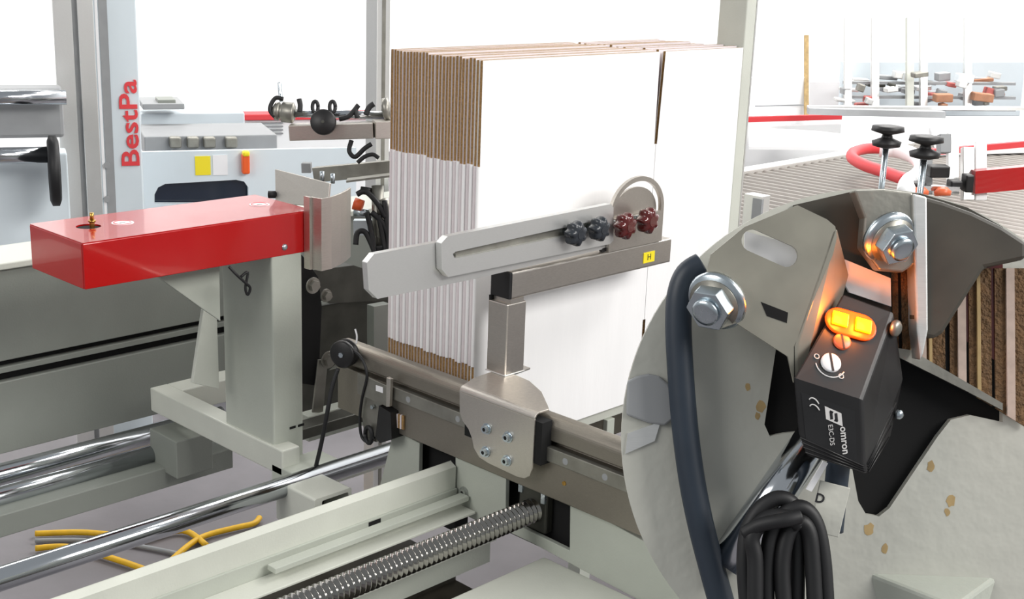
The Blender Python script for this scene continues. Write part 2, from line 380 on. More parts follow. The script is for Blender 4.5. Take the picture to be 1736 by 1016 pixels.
def knob(px, py, y, r, m, nm):
    c = P(px, py, 'y', y)
    MB().cyl(c+Vector((0, 0, 0)), c+Vector((0, .028, 0)), .005, 16).build('stud', 'zinc', t)
    k = MB().lathe(c+Vector((0, .010, 0)), c+Vector((0, -.012, 0)), [(0, r*.62), (.12, r*.9), (.3, r), (.62, r), (.85, r*.92), (.96, r*.72), (1, r*.5)], 56, lobes=7, amp=.13).build(nm, m, t)
    k['label'] = 'charcoal star knob' if m == 'knobk' else 'oxblood star knob'
    MB().cyl(c+Vector((0, -.012, 0)), c+Vector((0, -.0128, 0)), r*.4, 20).build('cap', m, k)
knob(975, 396, yf-.014, .0175, 'knobk', 'star_knob'); knob(1015, 388, yf-.014, .0175, 'knobk', 'star_knob')
knob(1059, 383, yf-.014, .0195, 'knobr', 'star_knob'); knob(1097, 374, yf-.014, .0195, 'knobr', 'star_knob')

# ------------------------------------------------------------------ painted frame under the beam
def pts_x(L, X): return [(P(a, b, 'x', X).y, P(a, b, 'x', X).z) for a, b in L]
t = thing('frame_block', 'pale painted block under the beam beside the threaded spindle', 'frame', (1.28, 1.2, .6))
MB().prism(pts_x([(772, 770), (772, 862), (776, 868), (852, 905), (856, 902), (858, 800)], 1.256), 'x', 1.256, 1.264).build('side_plate', 'paint', t, bevel=.001)
q = P(787, 835, 'x', 1.256); hexbolt(t, q, (-1, 0, 0), .0068, .005, m='paintd')
t = thing('machine_pedestal', 'large pale painted frame foot at the bottom right of the beam', 'frame', (1.3, .9, .5))
MB().prism(pts_x([(964, 850), (963, 935), (800, 855), (800, 875), (905, 925), (960, 955), (1100, 1030), (1300, 1110), (1300, 1010), (1100, 925)], 1.262), 'x', 1.265, 1.273).build('side_plate', 'paint', t, bevel=.001)
zf = P(900, 925, 'x', 1.15).z
q0 = P(880, 880, 'x', 1.262)
zf = .705
t2 = thing('base_plate', 'flat pale base plate lying beneath the threaded spindle', 'plate', (1.15, .95, zf-.01))
MB().box(.95, 1.262, .62, 1.125, zf-.012, zf).build('plate', 'paint2', t2, bevel=.002)
MB().box(.95, 1.262, .62, .68, zf, zf+.03).build('rim', 'paint', t2, bevel=.002)
# black blocks added in place of the shade behind the beam
t = thing('spindle_shade', 'black added block standing in for shade behind the spindle end, with a bearing', 'housing', (1.36, 1.1, .55))  # black blocks added for shade, not a housing
MB().box(1.285, 1.5, 1.0, 1.335, .70, .803).build('housing', 'hole', t, bevel=.004)  # added black block, gives the shade behind the spindle end
MB().box(1.285, 1.315, 1.336, 1.47, .66, .803).build('gap_shade', 'hole', t, bevel=.002)  # added black block that darkens the gap left of the frame block
MB().box(1.268, 1.284, 1.13, 1.185, .735, .80).build('bearing', 'dark', t, bevel=.003)

t = thing('carton_support', 'pale support rails carrying the white cartons behind the stainless beam', 'support', (1.7, 1.4, 0))
for y in (1.352, 1.50):
    MB().box(1.318, XR-.005, y, y+.03, .752, .7765).build('rail', 'paint2', t, bevel=.002)
    MB().box(1.318, XR-.005, y+.002, y+.028, .715, .752).build('web', 'darkmatt', t)
for x in (1.52, 1.66, 1.82, 1.93): MB().box(x, x+.02, 1.345, 1.53, .70, .752).build('cross_tie', 'paint', t, bevel=.001)
for x in (1.72, 1.94): MB().box(x, x+.03, 1.44, 1.47, 0, .70).build('leg', 'paint', t)
t = thing('rail_shade', 'dark added sheet standing in for shade between the pale rails under the threaded spindle', 'shade_sheet', (.9, 1.1, .6))
MB().box(.3, 1.25, .95, 1.30, .60, .606).build('shade_sheet', 'darkmatt', t)  # dark sheet added for the shade between the rails
MB().box(.3, 1.25, 1.294, 1.30, .606, .63).build('shade_rim', 'darkmatt', t)
o = MB().box(1.0, 1.30, 1.345, 1.50, .58, .60).build('rod_shade', 'darkmatt', bevel=.002); tag(o, 'dark added block standing in for shade between chrome rod and longitudinal beam', 'shade_block')  # dark block added for the shade below the chrome rod
# threaded spindle
sp = Vector((1.30, 1.156, .765)); X0 = .78
t = thing('threaded_spindle', 'shiny threaded steel spindle running out from under the beam', 'spindle', (X0, 1.156, .765))
prof = []; L = sp.x-X0; p_ = .0088; k = 0; x = 0
r0, r1 = .0125, .0178
while x < L:
    prof += [(x/L, r0), ((x+p_*.2)/L, r0), ((x+p_*.42)/L, r1), ((x+p_*.62)/L, r1), ((x+p_*.85)/L, r0)]; x += p_
prof = [q for q in prof if q[0] <= 1]
MB().lathe((X0, sp.y, sp.z), (sp.x, sp.y, sp.z), prof, 32).build('threaded_rod', 'thread', t)

# ------------------------------------------------------------------ pale longitudinal beam and side rails
y1 = 1.302; z1 = .797
ya = P(637, 823, 'z', z1).y
t = thing('longitudinal_beam', 'pale painted longitudinal beam running from lower left under the cartons', 'beam', (.9, y1, z1-.04))
MB().prism([(y1, z1-.006), (y1, z1-.04), (ya, z1-.04), (ya, z1-.004), (ya-.004, z1), (y1+.012, z1)], 'x', .45, 1.252).build('beam', 'paint2', t, bevel=.002)
MB().box(.45, 1.252, y1-.004, y1+.01, z1-.066, z1-.04).build('web', 'paint', t, bevel=.001)
MB().box(.45, 1.252, y1-.045, y1-.004, z1-.068, z1-.064).build('lower_flange', 'paint2', t, bevel=.001)
MB().box(.9, 1.252, y1-.030, y1-.012, z1-.052, z1-.044).build('inner_bar', 'paint', t, bevel=.001)
q = P(635, 889, 'y', y1-.004); MB().box(q.x-.011, q.x+.011, y1-.0048, y1-.0035, q.z-.006, q.z+.006).build('slot_opening', 'hole', t)
t = thing('inner_rail', 'narrow pale rail between the longitudinal beam and the spindle', 'rail', (.9, 1.235, .72))
MB().box(.45, 1.256, 1.215, 1.235, .70, .712).build('rail', 'paint2', t, bevel=.001)
MB().box(.45, 1.256, 1.228, 1.236, .66, .70).build('web', 'paint', t)
t = thing('end_plate', 'pale end plate standing under the left end of the stainless beam', 'plate', (1.26, 1.42, .70))
MB().prism(pts_x([(668, 728), (640, 838), (709, 852), (711, 752)], 1.262), 'x', 1.262, 1.27).build('plate', 'paint', t, bevel=.001)

# ------------------------------------------------------------------ chrome guide rods
def rod(y, z, x0, x1, r, lab):
    o = MB().cyl((x0, y, z), (x1, y, z), r, 40).build('guide_rod', 'chrome'); tag(o, lab, 'rod', 'chrome guide rods'); return o
yr_, zr_ = 1.556, .712
rod(yr_, zr_, .35, 1.40, .0165, 'thick chrome guide rod in the foreground reaching under the beam')

# ------------------------------------------------------------------ column with its base, and the red cover
YK = 1.642
cl = P(465, 765, 'y', YK).x; cR = P(514, 700, 'y', YK).x; cb_ = P(383, 730, 'x', cl).y
t = thing('column', 'pale grey-green painted column carrying the red cover', 'column', (cl, YK, .7))
MB().box(cl, cR, YK, cb_, .70, 1.068).build('column_tube', 'paint', t, bevel=.003)
zB = .745
f0 = P(243, 660, 'z', zB); 
MB().box(cl-.006, cl+.03, YK-.03, f0.y, zB-.045, zB).build('base_beam', 'paint2', t, bevel=.0025)
MB().box(cl+.03, cl+.22, f0.y-.05, f0.y, zB-.045, zB).build('base_arm', 'paint2', t, bevel=.0025)
MB().box(cl-.006, cR+.03, YK-.055, YK-.0, zB-.07, zB-.03).build('foot_clamp', 'paint', t, bevel=.002)
for k in (0, 1):
    MB().box(cR-.028+k*.017, cR-.016+k*.017, YK-.001, YK+.001, zB+.02, zB+.024).build('slot', 'hole', t)
# gussets below the cover
MB().prism([(P(a, b, 'y', YK+.06).x, P(a, b, 'y', YK+.06).z) for a, b in ((268, 470), (372, 448), (374, 545), (345, 525))], 'y', YK+.06, YK+.066).build('gusset', 'paint', t, bevel=.001)
g = [P(a, b, 'y', YK+.12) for a, b in ((345, 525), (368, 530), (372, 660), (327, 650))]
MB().prism([(p.x, p.z) for p in g], 'y', YK+.12, YK+.128).build('gusset', 'paint2', t, bevel=.001)
MB().tube([P(388, 452, 'y', YK-.004), P(400, 465, 'y', YK-.01), P(414, 478, 'y', YK-.012), P(424, 488, 'y', YK-.01), P(420, 500, 'y', YK-.008), P(416, 488, 'y', YK-.008), P(420, 462, 'y', YK-.008), P(408, 470, 'y', YK-.006)], .0022, sub=5).build('cable_loop', 'black', t)

t = thing('red_cover', 'glossy red sheet metal cover lying across the grey column', 'cover', (.846, YK, 1.06))
xl, xr = .846, 1.244; zb0, zt0 = 1.0625, 1.130; yb_ = 1.80
hc = P(150, 384, 'z', zt0)
el = [(hc.x+.018*math.cos(2*PI*k/28), hc.y+.018*math.sin(2*PI*k/28)) for k in range(28)]
MB().plate([[(xl, YK), (xr, YK), (xr, yb_), (xl, yb_)], el], (0, 0, zt0-.0015), (1, 0, 0), (0, 1, 0), .003).build('top_sheet', 'red', t, bevel=.001)
MB().box(xl, xr, YK-.0006, YK+.0024, zb0, zt0-.0015).build('front_sheet', 'red', t, bevel=.0012)
MB().box(xl-.0006, xl+.0024, YK+.0024, yb_, zb0, zt0-.0015).build('end_sheet', 'red', t, bevel=.0012)
MB().box(xl, xr, yb_-.003, yb_, zb0, zt0-.003).build('rear_sheet', 'red', t)
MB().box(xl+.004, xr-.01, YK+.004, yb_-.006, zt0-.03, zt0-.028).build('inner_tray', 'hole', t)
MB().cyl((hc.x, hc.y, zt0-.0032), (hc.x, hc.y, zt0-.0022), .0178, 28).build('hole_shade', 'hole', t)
MB().cyl((hc.x+.006, hc.y, zt0-.028), (hc.x+.006, hc.y, zt0+.006), .004, 6, smooth=False).cyl((hc.x+.006, hc.y, zt0+.006), (hc.x+.006, hc.y, zt0+.009), .0055, 16).cyl((hc.x+.006, hc.y, zt0+.009), (hc.x+.006, hc.y, zt0+.02), .003, 14).build('brass_fitting', 'brass', t)
MB().cyl((hc.x+.010, hc.y-.009, zt0-.03), (hc.x+.014, hc.y-.012, zt0-.002), .0045, 14).build('hose', 'black', t)
for px, py, r in ((208, 378, .0165), (440, 347, .0165)):
    c = P(px, py, 'z', zt0)
    s_ = MB().cyl((c.x, c.y, zt0), (c.x, c.y, zt0+.0005), r, 32).build('round_sticker', 'paper', t)
    MB().tube([(c.x+r*.8*math.cos(a_), c.y+r*.8*math.sin(a_), zt0+.0006) for a_ in [2*PI*k/24 for k in range(22)]], .0007, 5, 1).build('printed_ring', 'redtext', s_)
    MB().box(c.x-.006, c.x+.004, c.y-.003, c.y+.001, zt0+.0005, zt0+.0008).build('printed_mark', 'grey', s_)
c = P(482, 419, 'y', YK); MB().lathe(c, c+Vector((0, -.004, 0)), [(0, .0055), (.5, .0052), (.9, .0035), (1, .002)], 20).build('bolt', 'zinc', t)

# curved stainless guide plate and upright plate at the right end of the cover
t = thing('curved_guide_plate', 'curved stainless guide plate at the right end of the red cover', 'plate', (1.25, 1.62, 1.03))
zc1, zc0 = P(530, 333, 'y', 1.63).z, P(532, 455, 'y', 1.63).z
pth = [P(a, b, 'z', zc1) for a, b in ((526, 334), (545, 337), (562, 334), (578, 328), (588, 323), (595, 318))]
th = .0035; n = len(pth)
inn_ = []
for i, p in enumerate(pth):
    d = (pth[min(i+1, n-1)]-pth[max(i-1, 0)]); nn = Vector((-d.y, d.x, 0)).normalized(); inn_.append(p+nn*th)
MB().prism([(p.x, p.y) for p in pth]+[(p.x, p.y) for p in inn_[::-1]], 'z', zc0, zc1).build('plate', 'steel', t, bevel=.0005)
MB().box(pth[0].x-.004, pth[0].x+.001, pth[0].y-.003, pth[0].y+.012, zc0, zc1).build('flange', 'steelx', t)
t = thing('upright_plate', 'flat stainless plate standing behind the right end of the red cover', 'plate', (1.22, 1.80, 1.12))
YU = 1.78
def py_(L, Y): return [(P(a, b, 'y', Y).x, P(a, b, 'y', Y).z) for a, b in L]
a0, a1, a2, a3 = [P(x, y, 'z', zt0+.02) for x, y in ((468, 340), (535, 340), (562, 313), (468, 290))]
A = D(469, 287, 2.42); B_ = D(562, 311, 2.3); Cc = D(558, 352, 2.3); Dd = D(470, 345, 2.42)
nn = (B_-A).cross(Dd-A).normalized()*.004
MB().hexa([Dd, Cc, Cc-nn, Dd-nn, A, B_, B_-nn, A-nn]).build('plate', 'steelx', t, bevel=.0008)
q = D(496, 345, 2.44); MB().bar((q.x, q.y, .0), q, .012, .012, up=(1, 0, 0)).build('support_rod', 'paintd', t)
c = D(455, 330, 2.42); MB().cyl(c, c+RT*.02, .007, 14).build('rubber_stop', 'black', t)
for px, py in ((546, 296), (564, 300)):
    c = D(px, py, 2.36); MB().cyl(c-Vector((0, 0, .012)), c+Vector((0, 0, .006)), .004, 12).build('stud', 'zinc', t)

# ------------------------------------------------------------------ rear machine side, rear rods
YR = 2.12
t = thing('rear_machine_side', 'long grey painted machine side with two dark slots behind the column', 'machine', (1.0, YR, .5))
zt1 = P(75, 445, 'y', YR).z; zb1 = P(75, 752, 'y', YR).z
s1, s2, s3, s4 = [P(200, y, 'y', YR).z for y in (573, 583, 592, 606)]
MB().box(0.6, 2.45, YR, YR+.05, s1, zt1).build('upper_panel', 'paintd', t, bevel=.002)
MB().box(0.6, 2.45, YR, YR+.05, s3, s2).build('middle_panel', 'paintd', t, bevel=.001)
MB().box(0.6, 2.45, YR, YR+.05, zb1, s4).build('lower_panel', 'paintd', t, bevel=.002)
MB().box(0.6, 2.45, YR+.015, YR+.045, zb1, zt1-.01).build('slot_backing', 'hole', t)
MB().box(0.6, 2.45, YR-.01, YR+.12, zt1, zt1+.012).build('top_ledge', 'paint2', t, bevel=.002)
rod(2.05, P(180, 757, 'y', 2.05).z, .5, P(300, 735, 'y', 2.05).x+.1, .019, 'chrome rod directly under the rear grey machine side, upper of two')
rod(1.99, P(180, 792, 'y', 1.99).z, .5, P(285, 760, 'y', 1.99).x, .017, 'darker chrome rod at the far left, lower of the rear pair')
t = thing('rear_rail', 'grey painted rail beneath the two rear chrome rods', 'rail', (1.0, 1.95, .5))
zq = P(180, 818, 'y', 1.95).z
MB().box(.5, P(390, 770, 'y', 1.95).x, 1.94, 2.02, zq-.04, zq).build('rail', 'paintd', t, bevel=.002)
q = P(283, 742, 'y', 1.93)
MB().box(q.x, q.x+.075, 1.90, 1.99, zq-.01, q.z).build('end_block', 'paintd', t, bevel=.002)

# floor-level pale frame crossing left of the beam
t = thing('cross_channel', 'pale open channel below the column foot beside the foreground chrome rod', 'channel', (1.1, 1.6, .6))
q = P(545, 845, 'y', 1.50)
mb = MB().plate([rounded(-.036, .036, -.05, .018, .004, 3), rounded(-.022, .03, -.05+.002, .012, .003, 3)], (q.x, 1.52, q.z), (1, 0, 0), (0, 0, 1), .10)
mb.build('channel', 'paint2', t, bevel=.001)
MB().box(q.x-.02, q.x+.028, 1.53, 1.56, q.z-.045, q.z+.011).build('inner_shade', 'hole', t)
t = thing('floor_frame', 'pale painted frame members between column and cartons', 'frame', (1.4, 1.9, .5))
for a, b, c, d, dd in ((515, 712, 665, 668, .02), (515, 735, 665, 690, .026)):
    p = P(a, b, 'y', 1.8); q = P(c, d, 'y', 1.8)
    MB().bar(p, Vector((q.x+.1, p.y, p.z)), .03, dd).build('rail', 'paint', t, bevel=.002)
MB().box(1.24, 1.9, 1.66, 1.70, .63, .655).build('rail', 'paint2', t, bevel=.002)
MB().box(1.24, 1.9, 1.72, 1.76, .70, .72).build('rail', 'dark', t, bevel=.002)

# ------------------------------------------------------------------ dark machinery between column and cartons
t = thing('dark_drive_unit', 'dark oily plates and bolts between the column and the cartons', 'machinery', (1.4, 1.85, .9))
def card(L, Y, th, m, nm='plate'): return MB().prism(py_(L, Y), 'y', Y, Y+th).build(nm, m, t, bevel=.001)
card([(512, 432), (540, 470), (546, 520), (540, 655), (508, 650)], 1.80, .02, 'hole', 'side_plate')
card([(540, 520), (660, 500), (662, 592), (600, 590), (545, 640), (540, 600)], 1.86, .01, 'dark', 'cover_plate')
card([(515, 460), (600, 450), (665, 470), (665, 510), (560, 515), (520, 500)], 1.84, .03, 'dark', 'arm')
card([(634, 520), (662, 515), (662, 640), (634, 590)], 1.70, .02, 'paintd', 'grey_upright')
card([(512, 640), (660, 600), (662, 690), (512, 720)], 1.95, .02, 'dark', 'lower_plate')
card([(540, 610), (556, 610), (548, 700), (530, 700)], 1.79, .004, 'steeld', 'link')
for px, py, r in ((530, 484, .011), (552, 501, .009), (556, 610, .012)):
    c = P(px, py, 'y', 1.78); hexbolt(t, c, (0, -1, 0), r, .01, socket=False, m='steeld')

# ------------------------------------------------------------------ black round reel with hanging cable
t = thing('cable_reel', 'black round cable disc at the left end of the stainless beam', 'disc', (1.25, 1.56, .9))
c = P(583, 600, 'x', 1.23); ax = Vector((-1, -.35, 0)).normalized()
d0 = MB().lathe(c-ax*.012, c+ax*.008, [(0, .021), (.1, .0225), (.3, .0225), (.38, .018), (.55, .018), (.62, .0225), (.9, .0225), (1, .020)], 36).build('disc', 'blackp', t)
MB().cyl(c+ax*.008, c+ax*.010, .0045, 6, smooth=False).build('hub_screw', 'zinc', d0)
MB().cyl(c-ax*.012, c-ax*.04, .006, 12).build('stem', 'blackp', t)
MB().tube([P(a, b, 'x', X) for a, b, X in ((573, 625, 1.222), (562, 660, 1.21), (553, 710, 1.2), (543, 760, 1.2), (532, 805, 1.2), (520, 850, 1.2), (512, 880, 1.2))], .0036, 10).build('hanging_cable', 'black', t)
MB().tube([P(a, b, 'x', 1.235) for a, b in ((600, 596), (610, 604), (618, 618), (622, 640), (614, 675), (610, 710), (613, 740), (624, 750), (634, 742))], .0024, 10).build('thin_cable', 'black', t)
MB().tube([P(a, b, 'x', 1.24) for a, b in ((604, 583), (605, 570), (602, 558))], .0014, 8).build('white_tie', 'paper', t)

# ------------------------------------------------------------------ small sensor unit at the beam end
t = thing('small_sensor_unit', 'small sensor bracket with cable loop at the left end of the beam', 'sensor', (1.24, 1.45, .8))
XS = 1.236
def sx(L, X, th, m, nm): return MB().prism(pts_x(L, X), 'x', X, X+th).build(nm, m, t, bevel=.0006)
sx([(606, 632), (656, 655), (656, 690), (606, 668)], XS, .004, 'steeld', 'bracket')
sx([(637, 653), (649, 657), (649, 667), (637, 663)], XS-.0008, .0006, 'paper', 'white_label')
sx([(655, 640), (662, 643), (660, 690), (654, 690)], XS-.004, .006, 'steelx', 'bracket_edge')
sx([(616, 672), (648, 684), (640, 720), (638, 750), (618, 745), (613, 700)], XS+.006, .006, 'steeld', 'mount_plate')
sx([(642, 688), (662, 700), (664, 745), (644, 752), (636, 742)], XS-.002, .03, 'blackp', 'sensor_body')
c = P(625, 738, 'x', XS-.002)
MB().tube([c+Vector((0, .0085*math.cos(a_), .0135*math.sin(a_))) for a_ in [2*PI*k/16 for k in range(17)]], .0036, 10, 1).build('cable_ring', 'black', t)
for px, py in ((633, 690), (650, 692)):
    q = P(px, py, 'x', XS+.004); MB().cyl(q, q+Vector((-.004, 0, 0)), .0035, 6, smooth=False).build('screw', 'zinc', t)
t = thing('carton_edge_sample', 'four brown and white corrugated board edges showing at the beam end', 'carton edge', (1.24, 1.4, .8))
for k in range(4):
    x = 661+6.3*k; q = P(x, 698+k*2, 'x', XB-.003); q2 = P(x, 721+k*2.2, 'x', XB-.003)
    MB().box(XB-.004, XB-.0005, q.y-.0016, q.y+.0014, q2.z, q.z).build('white_edge', 'liner', t)
    MB().box(XB-.003, XB-.0005, q.y-.0062, q.y-.0016, q2.z, q.z).build('brown_edge', 'kraft', t)

# ------------------------------------------------------------------ upper sensor bars behind the red cover
dU = 2.5
t = thing('upper_sensor_bar', 'square stainless bar carrying a rod left of the brown-edged cartons', 'bar', D(560, 220, dU))
MB().bar(D(492, 224, dU), D(634, 220, dU), .035, .030).build('bar', 'steelx', t, bevel=.0015)
MB().bar(D(634, 219, dU-.01), D(668, 218, dU), .036, .034).build('sleeve', 'steelx', t, bevel=.0015)
MB().cyl(D(500, 192, dU), D(665, 196, dU+.02), .008, 20).build('rod', 'chrome', t)
MB().lathe(D(462, 188, dU), D(500, 192, dU), [(0, .009), (.12, .017), (.3, .018), (.35, .013), (.45, .02), (.9, .02), (.92, .02), (1, .014)], 24).build('clamp', 'steeld', t)
MB().lathe(D(648, 186, dU), D(662, 184, dU), [(0, .014), (.2, .022), (.8, .022), (1, .014)], 24).build('clamp', 'steeld', t)
MB().tube([D(474, 140, dU), D(475, 155, dU), D(477, 172, dU)], .004).build('air_fitting', 'zinc', t)
MB().tube([D(a, b, dU-.01) for a, b in ((480, 168), (468, 166), (460, 176), (458, 188), (466, 198))], .0042).build('air_hose', 'black', t)
MB().tube([D(a, b, dU-.02) for a, b in ((507, 168), (509, 178), (508, 190))], .005).build('cable_end', 'black', t)
MB().tube([D(a, b, dU-.02) for a, b in ((575, 202), (590, 198), (600, 188), (608, 178), (603, 186), (606, 200))], .0048).build('cable', 'black', t)
MB().tube([D(a, b, dU-.02) for a, b in ((620, 195), (626, 182), (634, 176))], .0055).build('cable', 'black', t)
MB().tube([D(a, b, dU) for a, b in ((596, 238), (592, 256), (602, 266), (618, 252), (630, 244))], .0046).build('cable', 'black', t)
MB().tube([D(a, b, dU) for a, b in ((606, 276), (618, 266), (632, 262), (642, 268))], .0042).build('cable', 'black', t)
t = thing('eared_cable_disc', 'black round disc with two ear-like cable loops on the upper bar', 'disc', D(549, 205, dU-.03))
c = D(549, 208, dU-.035)
dd = MB().lathe(c, c-fw*.014, [(0, .022), (.15, .0245), (.8, .0245), (1, .022)], 36).build('disc', 'blackp', t)
MB().cyl(c-fw*.014, c-fw*.0155, .003, 12).build('hub_screw', 'dark', dd)
for s_ in (-1, 1):
    ce = c+RT*(.0165*s_)+UP*.030
    MB().tube([ce+RT*(.0055*math.cos(a_))+UP*(.011*math.sin(a_)) for a_ in [2*PI*k/16 for k in range(17)]], .0036, 8, 1).build('cable_loop', 'black', t)
t = thing('lower_cross_bar', 'dull grey steel bar passing behind the curved plate', 'bar', D(600, 290, 2.6))
MB().bar(D(534, 296, 2.6), D(668, 284, 2.55), .02, .030).build('bar', 'steeld', t, bevel=.001)
MB().bar(D(512, 284, 2.62), D(528, 284, 2.62), .02, .02).build('stop', 'grey', t, bevel=.001)
MB().bar(D(588, 306, 2.5), D(668, 296, 2.5), .03, .004).build('flange', 'steeld', t)
t = thing('machine_post', 'slim aluminium profile post at the left of the brown carton edges', 'post', D(640, 300, 3.0))
b0 = D(640, 180, 3.0)
MB().box(b0.x-.02, b0.x+.02, b0.y-.02, b0.y+.02, 0, 1.75).build('post', 'alu', t, bevel=.002)
MB().box(b0.x-.005, b0.x+.005, b0.y-.021, b0.y-.019, 0, 1.75).build('groove', 'steeld', t)
t = thing('pneumatic_cluster', 'tangle of black hoses and silver cylinders left of the cartons', 'machinery', D(630, 400, 2.5))
for a, b, c_, d_, r, m in ((600, 360, 625, 362, .008, 'zinc'), (640, 355, 662, 352, .02, 'steeld'), (600, 345, 615, 350, .012, 'orange'), (620, 330, 622, 318, .012, 'blackp'), (640, 315, 642, 420, .012, 'steeld')):
    MB().cyl(D(a, b, 2.5), D(c_, d_, 2.5), r, 18).build('cylinder', m, t)
for L in (((603, 415), (606, 395), (618, 393), (628, 410), (640, 440)), ((622, 360), (628, 385), (632, 410), (636, 440)), ((642, 365), (648, 395), (655, 430)), ((630, 360), (650, 380), (660, 410), (655, 450)), ((605, 330), (620, 325), (640, 345), (655, 370)), ((652, 340), (658, 400), (660, 470))):
    MB().tube([D(a, b, 2.48) for a, b in L], .0055).build('hose', 'black', t)
MB().bar(D(600, 385, 2.55), D(665, 385, 2.55), .02, .03).build('pale_bracket', 'bluegrey', t, bevel=.001)
MB().bar(D(636, 455, 2.5), D(662, 455, 2.5), .02, .09).build('dark_body', 'black', t, bevel=.002)

# ------------------------------------------------------------------ background machine at left
ang = math.radians(-25); HX = Vector((math.cos(ang), math.sin(ang), 0)); HY = Vector((-math.sin(ang), math.cos(ang), 0)); HZ = Vector((0, 0, 1))
def frame(O): return Matrix(((HX.x, HY.x, 0, O.x), (HX.y, HY.y, 0, O.y), (0, 0, 1, 0), (0, 0, 0, 1)))
OB = D(300, 300, 4.2); TB = frame(OB); TBi = TB.inverted()
def L2(px, py, off=0):                        # point of the machine's front plane seen at a pixel, in its own frame
    n = HY; d = ray(px, py); tt = ((OB+n*off)-EYE).dot(n)/d.dot(n); return TBi @ (EYE+d*tt)
def bbox(mb, x0, y0, x1, y1, off, th):
    a = L2((x0+x1)/2, y0, off); b = L2((x0+x1)/2, y1, off); l = L2(x0, (y0+y1)/2, off); r = L2(x1, (y0+y1)/2, off)
    return mb.box(l.x, r.x, off, off+th, b.z, a.z)
t = thing('background_machine', 'pale blue-grey machine with labels and dark window beyond the red cover', 'machine', Vector((OB.x, OB.y, 0)))
mb = MB(TB); a = L2(241, 258, 0); b = L2(480, 258, 0)
win = [L2(x, y, 0) for x, y in ((262, 345), (262, 330), (268, 318), (280, 312), (400, 305), (414, 308), (421, 318), (421, 345))]
mb2 = MB(TB)
mb2.plate([[(a.x, 0.0), (b.x+.25, .0), (b.x+.25, a.z), (a.x, a.z)], [(p.x, p.z) for p in win]+[]], (0, .01, 0), (1, 0, 0), (0, 0, 1), .02)
mb2.build('front_panel', 'bluegrey', t, bevel=.003)
bbox(MB(TB), 255, 300, 430, 380, .03, .02).build('window', 'navy', t)
bbox(MB(TB), 240, 192, 415, 233, .5, .5).build('hood', 'bluegrey', t, bevel=.004)
bbox(MB(TB), 245, 230, 470, 262, .12, .3).build('slot_machinery', 'grey', t, bevel=.004)
for x in (300, 330, 358, 395):
    bbox(MB(TB), x-12, 233, x+8, 252, .09, .04).build('roller_block', 'steeld', t, bevel=.006)
bbox(MB(TB), 242, 176, 313, 186, .4, .2).build('grey_lid', 'grey', t, bevel=.003)
bbox(MB(TB), 268, 169, 298, 177, .42, .1).build('lid_handle', 'paintd', t, bevel=.003)
bbox(MB(TB), 331, 265, 357, 297, -.003, .003).build('yellow_label', 'yellow', t)
bbox(MB(TB), 361, 263, 386, 297, -.003, .003).build('white_label', 'paper', t)
e = bbox(MB(TB), 411, 262, 424, 296, -.03, .03).build('emergency_stop', 'orange', t, bevel=.006); e['label'] = 'orange switch'
bbox(MB(TB), 412, 257, 424, 266, -.035, .03).build('switch_top', 'yellow', t, bevel=.006)
t = thing('red_edged_conveyor', 'distant pale conveyor side with a red top edge behind the eared disc', 'conveyor', Vector((D(450, 220, 5.5).x, D(450, 220, 5.5).y, 0)))
bbox(MB(TB), 415, 193, 650, 203, .9, .1).build('red_edge', 'redtext', t, bevel=.003)
q_ = L2(415, 203, .92); q2_ = L2(650, 203, .92); MB(TB).box(q_.x, q2_.x, .94, 1.0, 0, q_.z-.1).build('base_panel', 'wall', t)
bbox(MB(TB), 415, 203, 650, 330, .92, .1).build('side_panel', 'wall', t)
for k in range(4): bbox(MB(TB), 415, 208+k*6, 480, 210+k*6, .91, .01).build('rib', 'grey', t)

t = thing('lettered_panel', 'tall pale panel with red vertical lettering', 'panel', Vector((D(200, 250, 3.9).x, D(200, 250, 3.9).y, 0)))
O2 = -.25
l = L2(160, 250, O2); r = L2(240, 250, O2)
MB(TB).box(l.x, r.x, O2, O2+.12, 0, 1.62).build('panel', 'bluegrey', t, bevel=.004)
g = L2(185, 250, O2); MB(TB).box(g.x-.012, g.x+.012, O2-.003, O2+.002, 0.2, 1.62).build('groove', 'grey', t)
g2 = L2(174, 250, O2); MB(TB).box(g2.x-.004, g2.x+.004, O2-.003, O2, 0.2, 1.62).build('edge_strip', 'paper', t)
for y in (280, 337):
    q = L2(181, y, O2-.003); MB(TB).cyl((q.x, O2-.012, q.z), (q.x, O2, q.z), .009, 14).build('screw', 'grey', t)
q = L2(219, 196, O2-.003); e0 = L2(219, 281, O2-.003); e1 = L2(219, 147, O2-.003)
tx = MB(TB).text('BestPa', (0, 0, 0), (0, 0, 1), (-1, 0, 0), .1, th=.003, bold=.0015)
zs = [v.z for v in tx.v]; xs = [v.x for v in tx.v]
z0_, z1_ = min(zs), max(zs); kz = (L2(219, 135, O2).z-e0.z)/(z1_-z0_); x0_, x1_ = min(xs), max(xs); kx = (L2(234, 220, O2).x-L2(203, 220, O2).x)/(x1_-x0_); xm = L2(219, 215, O2).x
tx.v = [Vector((xm+(v.x-(x0_+x1_)/2)*kx, O2-.003+v.y, e0.z+(v.z-z0_)*kz)) for v in tx.v]
tx.build('lettering', 'redtext', t)

